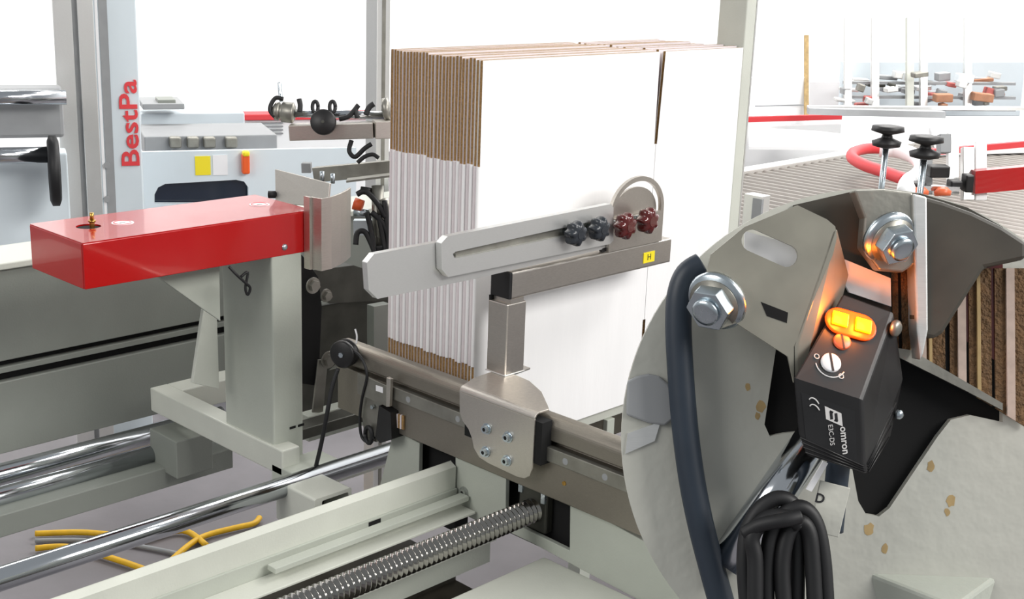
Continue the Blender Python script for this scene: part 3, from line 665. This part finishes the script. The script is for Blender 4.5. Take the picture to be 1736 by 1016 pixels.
t = thing('aluminium_upright', 'grooved aluminium profile upright behind the left part of the red cover', 'post', Vector((D(140, 250, 3.85).x, D(140, 250, 3.85).y, 0)))
q = L2(135, 260, -.35); l = L2(103, 260, -.35); r = L2(170, 260, -.35)
MB(TB).box(l.x, l.x+(r.x-l.x)*.47, -.35, -.28, 0, 1.75).build('profile', 'alu', t, bevel=.002)
MB(TB).box(l.x+(r.x-l.x)*.6, r.x, -.35, -.28, 0, 1.75).build('profile', 'alu', t, bevel=.002)
MB(TB).box(l.x+(r.x-l.x)*.3, r.x-.02, -.335, -.28, 0, 1.74).build('groove', 'grey', t)
t = thing('left_machine', 'blue-grey machine with a black round wheel at the far left edge', 'machine', Vector((D(60, 250, 3.6).x, D(60, 250, 3.6).y, 0)))
bbox(MB(TB), -60, 150, 108, 235, -.55, .1).build('upper_housing', 'grey', t, bevel=.01)
bbox(MB(TB), -60, 262, 118, 420, -.5, .1).build('lower_housing', 'bluegrey', t, bevel=.004)
c = L2(92, 165, -.6); MB(TB).cyl((c.x-.3, -.6, c.z), (c.x+.03, -.6, c.z), .02, 18).build('shaft', 'chrome', t)
c = L2(92, 262, -.6); MB(TB).cyl((c.x-.3, -.6, c.z), (c.x+.0, -.6, c.z), .022, 18).build('shaft', 'chrome', t)
c = L2(82, 290, -.62); MB(TB).lathe((c.x-.0, -.62, c.z), (c.x+.03, -.62, c.z), [(0, .08), (.2, .095), (.8, .095), (1, .08)], 32).build('wheel', 'black', t)

# ------------------------------------------------------------------ yellow cables on the floor
def fl(px, py, z=.012): return P(px, py, 'z', z)
for i, (L, lab) in enumerate((
  (((60, 905), (130, 903), (180, 906), (240, 915), (310, 900), (350, 925)), 'yellow cable on the floor, farthest of the three below the rod'),
  (((60, 930), (120, 928), (200, 950), (270, 975)), 'yellow cable on the floor at the lower left corner'),
  (((280, 960), (320, 925), (350, 908), (400, 895), (430, 888), (440, 878)), 'yellow cable curving up to the grey channel foot'))):
    tag(MB().tube([fl(*p) for p in L], .008, 10).build('yellow_cable', 'ycable'), lab, 'cable', 'yellow cables on the floor')
tag(MB().tube([fl(a, b, .008) for a, b in ((60, 917), (140, 916), (230, 925), (330, 945))], .006, 8).build('grey_cable', 'grey'), 'grey cable lying between the yellow cables on the floor', 'cable')

# ------------------------------------------------------------------ conveyor at right
ZC = .86
t = thing('roller_conveyor', 'wide grey roller conveyor in the right background', 'conveyor', (4.3, 1.8, 0))
xn = 2.55; nrol = 58; dx = .05
Yl, Yr_ = 2.35, -.7
for k in range(nrol):
    x = xn+k*dx
    MB().cyl((x, Yr_, ZC-.02), (x, Yl, ZC-.02), .021, 12).build('roller', 'rollers', t)
MB().box(xn-.05, xn+nrol*dx, Yl, Yl+.05, ZC-.1, ZC+.01).build('side_rail', 'alu', t, bevel=.003)
MB().box(xn-.05, xn+nrol*dx, Yr_-.05, Yr_, ZC-.1, ZC+.01).build('side_rail', 'alu', t, bevel=.003)
for x in (xn, xn+1.1, xn+2.2):
    for y in (Yl+.02, Yr_-.03): MB().box(x-.03, x+.03, y-.02, y+.03, 0, ZC-.1).build('leg', 'paint2', t)
t = thing('white_guide_deck', 'white deck strip crossing the far roller conveyor', 'deck', (5.0, 1.8, ZC))
a = [D(x, y, 1) for x, y in ((1, 1),)]
q = [P(x, y, 'z', ZC+.015) for x, y in ((1270, 216), (1385, 222), (1520, 238), (1440, 250), (1270, 248))]
MB().prism([(p.x, p.y) for p in q], 'z', ZC+.003, ZC+.015).build('deck', 'wall', t)
def polyz(L, z, th, nm, m, par, bevel=0): return MB().prism([(P(a, b, 'z', z).x, P(a, b, 'z', z).y) for a, b in L], 'z', z-th, z).build(nm, m, par, bevel=bevel)
t = thing('red_striped_guard', 'long low white guard with a red stripe behind the conveyor', 'guard', (5.5, 2.5, 0))
p = P(1250, 203, 'z', ZC+.03); q = P(1425, 198, 'z', ZC+.03)
MB().bar(p, q, .02, .022).build('red_stripe', 'redtext', t)
MB().bar(Vector((p.x, p.y, .43)), Vector((q.x, q.y, .43)), .02, .86).build('white_side', 'wall', t)
t = thing('curved_red_guide', 'red curved guide with white tube bend on the roller conveyor', 'guide', P(1500, 290, 'z', ZC+.05))
R1 = [P(a, b, 'z', ZC+.08) for a, b in ((1536, 305), (1500, 292), (1465, 280), (1445, 268), (1448, 258), (1470, 252), (1500, 252))]
MB().tube(R1, .018, 12).build('red_rail', 'redtext', t)
R2 = [P(a, b, 'z', ZC+.12) for a, b in ((1492, 253), (1525, 256), (1552, 266), (1564, 282), (1556, 298), (1540, 310), (1535, 330))]
MB().tube(R2, .024, 12).build('white_bend', 'wall', t)
for px, py in ((1504, 232), (1569, 250)):
    c = P(px, py, 'z', ZC+.25)
    t2 = thing('black_hand_knob', 'black clamping knob on a stem '+('over the middle of the rollers' if px < 1520 else 'above the white tube bend at right'), 'knob', c)
    MB().lathe(c-Vector((0, 0, .03)), c+Vector((0, 0, .03)), [(0, .01), (.1, .035), (.3, .038), (.45, .015), (.6, .012), (.75, .042), (.95, .04), (1, .02)], 24).build('knob', 'blackp', t2)
    MB().cyl(c-Vector((0, 0, .25)), c-Vector((0, 0, .03)), .008, 10).build('stem', 'zinc', t2)
t = thing('right_conveyor_frame', 'aluminium posts with black clamps at the right edge of the conveyor', 'frame', P(1620, 300, 'z', ZC))
for px, y0, y1, wd, m in ((1615, 225, 330, 12, 'alu'), (1640, 250, 340, 16, 'alu'), (1600, 228, 260, 22, 'grey'), (1570, 262, 330, 10, 'grey'), (1662, 240, 340, 10, 'wall')):
    MB().bar(D(px, y1, 3.4), D(px, y0, 3.4), wd*3.4/F, .03, up=RT).build('post', m, t, bevel=.002)
for px, py, wd, hh in ((1590, 290, 34, 20), (1618, 312, 20, 14), (1556, 316, 22, 16), (1640, 310, 14, 30)):
    MB().bar(D(px-wd/2, py, 3.35), D(px+wd/2, py, 3.35), .04, hh*3.35/F).build('clamp', 'blackp', t, bevel=.004)
MB().bar(D(1650, 308, 3.38), D(1740, 300, 3.38), .03, .06).build('red_panel', 'red', t)
for px in (1560, 1598): MB().lathe(D(px, 332, 3.3), D(px, 318, 3.3), [(0, .02), (.5, .022), (1, .012)], 16).build('pink_cap', 'knobo', t)
MB().bar(D(1560, 318, 3.32), D(1625, 320, 3.32), .02, .012).build('cross_rod', 'chrome', t)
p = P(1575, 258, 'z', ZC+.09); q = P(1750, 243, 'z', ZC+.09)
o = MB().bar(p, q, .02, .02).build('red_side_rail', 'redtext'); tag(o, 'straight red rail at the far right edge above the conveyor', 'rail')
# far clutter
dF = 6.0
t = thing('far_cabinet', 'white cabinet with beige side beyond the conveyor at upper right', 'cabinet', Vector((D(1320, 200, dF).x, D(1320, 200, dF).y, 0)))
MB().bar(D(1364, 170, dF), D(1240, 172, dF), .05, .22).build('cabinet', 'wall', t, bevel=.004)
e_ = D(1300, 172, dF); MB().box(e_.x-.1, e_.x+.1, e_.y-.1, e_.y+.1, 0, e_.z-.05).build('base', 'wall', t)
MB().bar(D(1362, 178, dF-.05), D(1280, 180, dF-.05), .01, .006).build('seam', 'grey', t)
MB().bar(D(1367, 200, dF-.05), D(1367, 60, dF-.05), .012, .02, up=RT).build('edge', 'rust', t)
MB().bar(D(1370, 160, dF+.1), D(1420, 160, dF+.1), .05, .12).build('beige_side', 'paper', t)
t = thing('far_guide_rail', 'long grey rail crossing behind the conveyor at upper right', 'rail', Vector((D(1500, 190, dF).x, D(1500, 190, dF).y, ZC)))
MB().bar(D(1370, 188, 5.2), D(1600, 194, 5.2), .05, .025).build('rail', 'grey', t)
MB().bar(D(1370, 182, 5.3), D(1760, 184, 5.3), .05, .012).build('upper_rail', 'alu', t)
t = thing('far_machine', 'distant machine of grey posts with dark, red and white parts at upper right', 'machine', Vector((D(1500, 160, dF).x, D(1500, 160, dF).y, 0)))
rr_ = random.Random(5)
for px in (1437, 1483, 1542, 1565, 1640): MB().bar(D(px, 186, 5.8), D(px, 30, 5.8), .03, .03, up=RT).build('post', 'alu' if px != 1542 else 'paint2', t)
MB().bar(D(1424, 150, 6.2), D(1730, 150, 6.2), .06, .26).build('rear_body', 'bluegrey', t, bevel=.004)
for yy in (140, 164, 184): MB().bar(D(1430, yy, 5.85), D(1720, yy+2, 5.85), .03, .012).build('shelf_beam', 'grey', t)
for k in range(46):
    px = rr_.uniform(1430, 1700); py = rr_.uniform(120, 182); wd = rr_.uniform(7, 34); hh = rr_.uniform(4, 14)
    m = rr_.choice(['grey', 'dark', 'alu', 'bluegrey', 'steeld', 'grey', 'farred', 'farbrown' if px > 1580 else 'grey', 'farbrown' if px > 1580 else 'alu'])
    dz = rr_.uniform(5.7, 6.1); MB().bar(D(px-wd/2, py, dz), D(px+wd/2, py+rr_.uniform(-4, 4), dz), .06, hh*dz/F).build('machine_part', m, t, bevel=.004)
qq = [P(x, y, 'z', ZC+.03) for x, y in ((1575, 212), (1780, 202), (1800, 246), (1590, 252))]
o = MB().prism([(p.x, p.y) for p in qq], 'z', ZC+.002, ZC+.03).build('white_cover', 'wall', bevel=.003); tag(o, 'bright white cover lying on the conveyor at the far right beyond the knobs', 'cover')
t = thing('slim_side_post', 'short aluminium post right of the upright guide', 'post', D(1283, 380, 2.45))
p = D(1283, 330, 2.45)
MB().box(p.x-.012, p.x+.016, p.y-.02, p.y+.02, 0, p.z).build('post', 'alu', t, bevel=.001)
MB().box(p.x-.0125, p.x-.006, p.y-.0205, p.y+.0, 0, p.z-.005).build('groove', 'grey', t)

# ------------------------------------------------------------------ close-up sensor group in the foreground, lower right
DI = .62; sI = DI/F
OI = D(1430, 640, DI)
TI = Matrix(((RT.x*sI, UP.x*sI, -fw.x*sI, OI.x), (RT.y*sI, UP.y*sI, -fw.y*sI, OI.y), (RT.z*sI, UP.z*sI, -fw.z*sI, OI.z), (0, 0, 0, 1)))
def I(px, py, wv=0):                          # millimetre-like grid of the assembly: right, up, towards the front
    k = 1-wv/ (F); return ((px-1430)*1.0*k+(1430-CX)*(k-1), (640-py)*k-(640-CY)*(k-1), wv)
def ip(L, w0, w1, nm, m, par, bevel=0):       # outline with thickness from depth w0 to w1
    mb = MB(TI); A_ = [I(a, b, w1) for a, b in L]; B2 = [(x, y, w0) for x, y, _ in A_]; n = len(L)
    mb.add(A_+B2, [(i, (i+1) % n, n+(i+1) % n, n+i) for i in range(n)]+[tuple(range(n-1, -1, -1)), tuple(range(n, 2*n))])
    return mb.build(nm, m, par, bevel=bevel)
# round cast plate with two windows cut through it
t = thing('sensor_mount_casting', 'round cream-grey cast machine plate behind the close-up black sensor', 'machine plate', OI)
arc = [(1478+424*math.cos(a_), 744+424*math.sin(a_)) for a_ in [2*PI*k/120 for k in range(120)]]
slotb = [(1318, 575), (1400, 555), (1530, 588), (1700, 676), (1700, 716), (1645, 704), (1612, 712), (1590, 740), (1508, 862), (1490, 876), (1468, 872), (1455, 850), (1440, 770), (1380, 730), (1330, 735), (1305, 740), (1296, 720)]
upper = [(1350, 352), (1440, 335), (1560, 330), (1690, 372), (1690, 660), (1560, 610), (1420, 560), (1370, 500)]
def flat(L, wv): return [I(a, b, wv)[:2] for a, b in L]
MB(TI).plate([flat(arc, -90), flat(slotb, -90)], (0, 0, -98), (1, 0, 0), (0, 1, 0), 16).build('cast_plate', 'cast', t, bevel=.0006)
ip([(1280, 540), (1700, 540), (1700, 890), (1280, 890)], -125, -108, 'dark_backing', 'hole', t)
ip([(1345, 348), (1440, 326), (1560, 328), (1640, 352), (1700, 385), (1700, 690), (1560, 612), (1420, 560), (1370, 500)], -89, -84, 'dark_cover', 'darkmatt', t)
ip([(1600, 470), (1700, 440), (1700, 620), (1640, 580)], -84, -82, 'red_patch', 'knobr', t)
for cx_, cy_, r_ in ((1290, 690, 9), (1284, 706, 6), (1474, 898, 10), (1500, 930, 7), (1578, 790, 8), (1612, 850, 10), (1606, 868, 6), (1268, 655, 6)):
    rr = random.Random(cx_); ip([(cx_+r_*rr.uniform(.6, 1.1)*math.cos(k*.6283), cy_+1.3*r_*rr.uniform(.6, 1.1)*math.sin(k*.6283)) for k in range(10)], -90, -89.6, 'rust_mark', 'rust', t)
# left blurry recess
ip([(1064, 646), (1080, 638), (1100, 634), (1118, 638), (1134, 652), (1142, 672), (1146, 696), (1140, 712), (1128, 722), (1100, 718), (1062, 704)], -90, -80, 'grey_pad', 'grey', t, .001)
ip([(1064, 735), (1120, 715), (1110, 748), (1060, 770)], -90, -86, 'bright_edge', 'alu', t)

t = thing('thick_cable', 'thick blue-black cable running down at the left of the close-up sensor', 'cable', OI)
MB(TI).tube([I(a, b, -50) for a, b in ((1190, 450), (1166, 466), (1153, 500), (1150, 550), (1153, 620), (1158, 690), (1164, 750), (1174, 820), (1188, 890), (1206, 960), (1228, 1040))], 23, 20).build('sheath', 'bluecab', t)

t = thing('slotted_bracket', 'bent slotted stainless bracket holding the close-up sensor', 'bracket', OI)
br = [(1205, 432), (1262, 385), (1352, 348), (1402, 372), (1416, 384), (1419, 402), (1412, 432), (1346, 588), (1346, 650), (1336, 605), (1248, 548), (1215, 560), (1190, 500)]
sl = []
for (cx_, cy_), a0_ in (((1334, 434), -60), ((1276, 408), 120)):
    for k in range(9): a_ = math.radians(a0_+180*k/8); sl.append((cx_+19*math.cos(a_), cy_+19*math.sin(a_)))
MB(TI).plate([flat(br, 30), flat(sl, 30)], (0, 0, 26), (1, 0, 0), (0, 1, 0), 8).build('front_leaf', 'steelb', t, bevel=.0005)
mb = MB(TI)
MB(TI).plate([flat([(1262, 392), (1366, 420), (1366, 470), (1262, 440)], 0)], (0, 0, 0), (1, 0, 0), (0, 1, 0), 4).build('pale_backing', 'paper', t)
fl_ = [I(1412, 392, 30), I(1346, 588, 30), I(1348, 672, 26), I(1400, 590, -55), I(1432, 470, -55)]
off = Vector((7, 4, 0)); v0 = [Vector(q) for q in fl_]; v1 = [q+off for q in v0]
mb.add(v0+v1, [(0, 1, 2, 3, 4), (9, 8, 7, 6, 5)]+[(i, (i+1) % 5, 5+(i+1) % 5, 5+i) for i in range(5)]); mb.build('side_leaf', 'steelb', t, bevel=.0004)
ip([(1290, 512), (1336, 530), (1334, 548), (1300, 536)], 30, 30.6, 'slot_shadow', 'hole', t)
t2 = thing('bracket_plate', 'small bare steel plate seen beside the top of the close-up sensor', 'plate', OI)
ip([(1425, 437), (1510, 472), (1511, 520), (1440, 496), (1426, 470)], -75, -66, 'plate', 'paper', t2)

def ibolt(cx, cy, wv, r, lab, mm='zinc', par=None, ax=(-.25, .1, 1)):
    t = thing('hex_bolt', lab, 'bolt', OI, 'large hex bolts of the close-up bracket'); a = Vector(ax).normalized(); c = Vector(I(cx, cy, wv))
    MB(TI).lathe(c-a*10, c+a*4, [(0, r*1.3), (.5, r*1.34), (1, r*1.25)], 36).build('washer', mm, t)
    MB(TI).lathe(c+a*4, c+a*9, [(0, r*1.08), (1, r*1.12)], 36).build('spring_washer', 'steeld', t)
    MB(TI).cyl(c+a*9, c+a*34, r, 6, r2=r*.98, smooth=False, phase=.3).build('head', mm, t, bevel=.0006)
    MB(TI).lathe(c+a*34, c+a*44, [(0, r*.55), (.3, r*.6), (.8, r*.58), (1, r*.4)], 24).build('shank_end', mm, t)
ibolt(1214, 512, 20, 40, 'large zinc hex bolt left of the close-up slotted bracket', ax=(-.62, -.5, .75))
ibolt(1508, 404, -10, 36, 'zinc hex bolt catching orange light above the close-up sensor', ax=(.35, -.55, .8))

t = thing('grey_stop_bar', 'thick grey steel bar with tapered lower end at upper right of the close-up', 'bar', OI)
ip([(1556, 330), (1600, 342), (1650, 360), (1700, 384), (1740, 410), (1740, 440), (1670, 455), (1600, 565), (1585, 575), (1558, 572), (1552, 540)], -60, -20, 'bar', 'darkmatt', t, .002)
ip([(1548, 328), (1572, 334), (1574, 560), (1566, 600), (1560, 612), (1554, 560)], -64, -16, 'polished_edge', 'alu', t, .001)
t = thing('bolt_backing_plate', 'rounded steel plate behind the upper zinc bolt', 'plate', OI)
ip([(1448, 322), (1500, 321), (1548, 327), (1552, 448), (1530, 462), (1490, 458), (1462, 420), (1466, 370)], -60, -22, 'plate', 'steeld', t, .001)

# corrugated board edges seen close up
t = thing('corrugated_stack', 'brown corrugated board edges right of the close-up sensor', 'carton stack', OI)
x = 1512; k = 0
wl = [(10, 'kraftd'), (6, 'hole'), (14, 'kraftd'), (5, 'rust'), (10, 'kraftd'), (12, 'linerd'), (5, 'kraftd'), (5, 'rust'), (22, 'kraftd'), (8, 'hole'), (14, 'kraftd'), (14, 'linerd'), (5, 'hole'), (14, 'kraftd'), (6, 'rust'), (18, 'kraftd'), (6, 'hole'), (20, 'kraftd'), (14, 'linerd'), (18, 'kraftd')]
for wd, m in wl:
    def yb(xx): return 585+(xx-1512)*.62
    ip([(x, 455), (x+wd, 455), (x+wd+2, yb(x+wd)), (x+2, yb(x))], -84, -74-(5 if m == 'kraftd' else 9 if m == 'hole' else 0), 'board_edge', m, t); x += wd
t = thing('support_ledge', 'thin pale ledge carrying the close-up corrugated board edges', 'ledge', OI)
ip([(1520, 590), (1545, 594), (1700, 684), (1700, 696), (1640, 664), (1524, 606)], -80, -68, 'ledge', 'steeld', t)

# the sensor
t = thing('photo_sensor', 'black plastic sensor with two lit yellow lamps in the close-up', 'sensor', OI)
A0 = [Vector(I(*q)) for q in ((1344, 640, 70), (1462, 678, 70), (1516, 528, -20), (1428, 496, -20))]
B0 = [Vector(I(*q)) for q in ((1352, 735, 60), (1466, 790, 60), (1532, 640, -40), (1440, 600, -40))]
C0 = [Vector(I(*q)) for q in ((1366, 774, 56), (1470, 806, 56), (1510, 742, -40), (1440, 700, -40))]
MB(TI).add(C0+B0+A0, [(3, 2, 1, 0), (8, 9, 10, 11)]+[(4*j+i, 4*j+(i+1) % 4, 4*(j+1)+(i+1) % 4, 4*(j+1)+i) for j in (0, 1) for i in range(4)]).build('housing', 'blackp', t, bevel=.0014, seg=3)
nT = (A0[1]-A0[0]).cross(A0[3]-A0[0]).normalized()
def on(face, u, v, h=0):
    p = face[0]*(1-u)*(1-v)+face[1]*u*(1-v)+face[2]*u*v+face[3]*(1-u)*v; n = (face[1]-face[0]).cross(face[3]-face[0]).normalized(); return p+n*h
exT = (A0[1]-A0[0]).normalized(); eyT = (A0[3]-A0[0]); eyT = (eyT-exT*eyT.dot(exT)).normalized()
def solve(face, px, py):                      # parameters of the face point seen at a pixel
    u = v = .5
    def sc(u, v):
        q = TI @ on(face, u, v); d = q-EYE; z = d.dot(fw); return Vector((CX+F*d.dot(RT)/z, CY-F*d.dot(UP)/z))
    for _ in range(12):
        p = sc(u, v); ju = (sc(u+.01, v)-p)/.01; jv = (sc(u, v+.01)-p)/.01; e = Vector((px, py))-p; det = ju.x*jv.y-ju.y*jv.x
        u += (e.x*jv.y-e.y*jv.x)/det; v += (ju.x*e.y-ju.y*e.x)/det
    return u, v
def onp(px, py, h=0, face=A0): u, v = solve(face, px, py); return on(face, u, v, h)
# lens window and lamps
c1_, c2_ = onp(1421, 546), onp(1460, 557); d_ = (c2_-c1_).normalized(); e_ = nT.cross(d_); R1_ = 25
sh = [c1_+(-d_*math.cos(a_)+e_*math.sin(a_))*R1_ for a_ in [math.radians(-90+18*k) for k in range(11)]]+[c2_+(d_*math.cos(a_)+e_*math.sin(a_))*R1_ for a_ in [math.radians(90-18*k) for k in range(11)]]
n = len(sh)
MB(TI).add([p+nT*1 for p in sh]+[p-d_*0+nT*7 for p in sh], [tuple(range(n)), tuple(range(2*n-1, n-1, -1))]+[(i, (i+1) % n, n+(i+1) % n, n+i) for i in range(n)]).build('lens_window', 'ledo', t, bevel=.0008)
for c_, nm in ((c1_, 'lamp'), (c2_, 'lamp')):
    c_ = c_+nT*8; r = 15
    cs = [c_+(d_*a+e_*b)*r for a, b in ((-.95, -.8), (.95, -.8), (.95, .9), (-.95, .9))]
    MB(TI).hexa([*cs]+[q+nT*4 for q in cs]).build(nm, 'led', t, bevel=.001)
for c_ in (c1_, c2_):
    l = bpy.data.lights.new('lamp_glow', 'POINT'); l.energy = .05; l.color = (1, .22, .01); l.shadow_soft_size = .004
    o = bpy.data.objects.new('lamp_glow', l); S.collection.objects.link(o); o.location = TI @ (c_+nT*20-exT*4)
def adjuster(px, py, r, m):
    c = onp(px, py)
    o = MB(TI).lathe(c-nT*4, c+nT*5, [(0, r*.9), (.2, r), (.85, r), (1, r*.88)], 28).build('adjuster', m, t)
    MB(TI).bar(c+nT*5+eyT*r*.9-exT*r*.3, c+nT*5-eyT*r*.9+exT*r*.3, r*.22, 1.2, up=tuple(nT)).build('screw_slot', 'blackp', o)
    return o
adjuster(1427, 580, 15, 'knobo'); ad = adjuster(1408, 616, 17, 'paper')
c = onp(1408, 616, .6)
for a0_, a1_ in ((200, 340), (255, 285)):
    MB(TI).tube([c+(exT*math.cos(math.radians(a_))+eyT*math.sin(math.radians(a_)))*26 for a_ in range(a0_, a1_+1, 10)], 1.2, 6, 1).build('printed_scale', 'inkw', t)
for dx_, dy_ in ((-25, 4), (21, -18)):
    q = c+exT*dx_+eyT*dy_; MB(TI).tube([q+(exT*math.cos(a_)+eyT*math.sin(a_))*4.2 for a_ in [2*PI*k/12 for k in range(13)]], 1.0, 6, 1).build('printed_mark', 'inkw', t)
# front label
Ff = [B0[0], B0[1], A0[1], A0[0]]
Ff = [C0[0]*.25+B0[0]*.75, C0[1]*.25+B0[1]*.75, A0[1], A0[0]]
exF = (Ff[1]-Ff[0]).normalized(); nF = exF.cross(Ff[3]-Ff[0]).normalized(); dn = (Ff[0]-Ff[3]).normalized()
fp = lambda u, v, h=0: on(Ff, u, v, h)
q4 = [fp(.1, .04, .6), fp(.88, .04, .6), fp(.88, .8, .6), fp(.1, .8, .6)]
lab_ = MB(TI).hexa([p-nF for p in q4]+[p for p in q4]).build('label', 'black', t)
dn2 = (Ff[0]-Ff[3]); dn2 = dn2.normalized(); side = nF.cross(dn2).normalized()
cF = fp(.56, .60, 1.2); 
q4 = [cF+exF*a*15-dn2*b*11 for a, b in ((-1, -1), (1, -1), (1, 1), (-1, 1))]
MB(TI).hexa([p-nF*.8 for p in q4]+q4).build('logo_square', 'inkw', lab_)
for s_, a_ in ((-1, -4.5), (1, 4.5)):
    p = cF+exF*a_
    MB(TI).bar(p-dn2*7*s_, p+dn2*6*s_, 4.6, .6, up=tuple(nF)).build('logo_stroke', 'ink', lab_)
    MB(TI).bar(p+dn2*6*s_-exF*4*s_, p+dn2*6*s_+exF*2*s_, 3.2, .6, up=tuple(nF)).build('logo_stroke', 'ink', lab_)
MB(TI).text('omron', fp(.70, .29, 1.3), dn2, nF.cross(dn2), 17, th=.5, bold=.3).build('lettering', 'inkw', lab_)
MB(TI).text('E3C-DS', fp(.50, .29, 1.3), dn2, nF.cross(dn2), 11, th=.5).build('lettering', 'inkw', lab_)
cc_ = fp(.28, .66, 1.3)
for s_ in (0, 1):
    c_ = cc_+dn2*(s_*11-3)
    MB(TI).tube([c_+(dn2*-math.sin(a_)+exF*math.cos(a_))*9 for a_ in [math.radians(k) for k in range(20, 161, 14)]], 1.1, 6, 1).build('printed_mark', 'inkw', lab_)
for k in range(4):
    u0 = on([C0[0], C0[1], B0[1], B0[0]], .02, .2+.22*k, .5); u1 = on([C0[0], C0[1], B0[1], B0[0]], .98, .2+.22*k, .5)
    MB(TI).tube([u0, u1], 1.5, 6, 1).build('grip_rib', 'blackp', t)
    s0 = on([C0[1], C0[2], B0[2], B0[1]], .05, .1+.22*k, .5); s1_ = on([C0[1], C0[2], B0[2], B0[1]], .85, .1+.22*k, .5)
    MB(TI).tube([s0, s1_], 1.5, 6, 1).build('grip_rib', 'blackp', t)
c = Vector(I(1514, 556, -10)); MB(TI).lathe(c, c+Vector((9, -2, 8)), [(0, 13), (.3, 15), (.7, 14), (1, 9)], 20).build('side_screw', 'steeld', t)
c = Vector(I(1521, 702, -30)); MB(TI).lathe(c, c+Vector((6, -2, 8)), [(0, 9), (.6, 9), (1, 5)], 16).build('side_screw', 'zinc', t)
MB(TI).tube([I(1424, 770, 10), I(1420, 800, -12), I(1416, 840, -22), I(1410, 900, -28)], 20, 16).build('cable', 'bluecab', t)

t = thing('close_chrome_rod', 'blurred-looking bright chrome rod below the close-up sensor', 'rod', OI)
MB(TI).cyl(I(1390, 730, -65), I(1230, 960, -65), 34, 36).build('rod', 'chrome', t)
t = thing('marked_tag', 'cream plate marked with a letter D below the close-up sensor', 'tag', OI)
ip([(1391, 815), (1442, 828), (1422, 912), (1372, 900)], 4, 10, 'plate', 'cast', t, .0004)
MB(TI).text('D', I(1390, 846, 11), (1, -.25, 0), (.25, 1, 0), 22, th=.6, bold=.5).build('lettering', 'ink', t)
ip([(1396, 782), (1404, 786), (1376, 834), (1367, 830)], 12, 18, 'white_strip', 'paper', t)
t = thing('cable_bundle', 'looped bundle of black cables at the bottom of the close-up', 'cables', OI)
loops = [((1268, 1040), (1262, 960), (1268, 900), (1290, 862), (1320, 845), (1345, 858), (1352, 900), (1350, 1040)),
         ((1300, 1040), (1300, 960), (1310, 900), (1335, 868), (1362, 862), (1384, 890), (1396, 950), (1402, 1040)),
         ((1330, 1040), (1326, 960), (1336, 905), (1356, 885), (1372, 905), (1378, 960), (1382, 1040)),
         ((1280, 1040), (1280, 950), (1275, 910), (1300, 880), (1335, 878), (1355, 890))]
for k, L in enumerate(loops): MB(TI).tube([I(a, b, 40+k*9) for a, b in L], 13.5, 14).build('cable', 'black', t)
MB(TI).tube([I(1262, 905, 62), I(1290, 890, 76), (I(1330, 882, 88)), I(1356, 876, 84)], 12, 12).build('cable_tie', 'black', t)
# machine post outside the frame that carries the cast plate
t = thing('mount_post', 'grey machine post carrying the round cast plate', 'post', OI)
q = TI @ Vector(I(1560, 1120, -150))
MB().box(q.x-.025, q.x+.025, q.y-.025, q.y+.025, 0, q.z+.05).build('post', 'paint', t, bevel=.002)
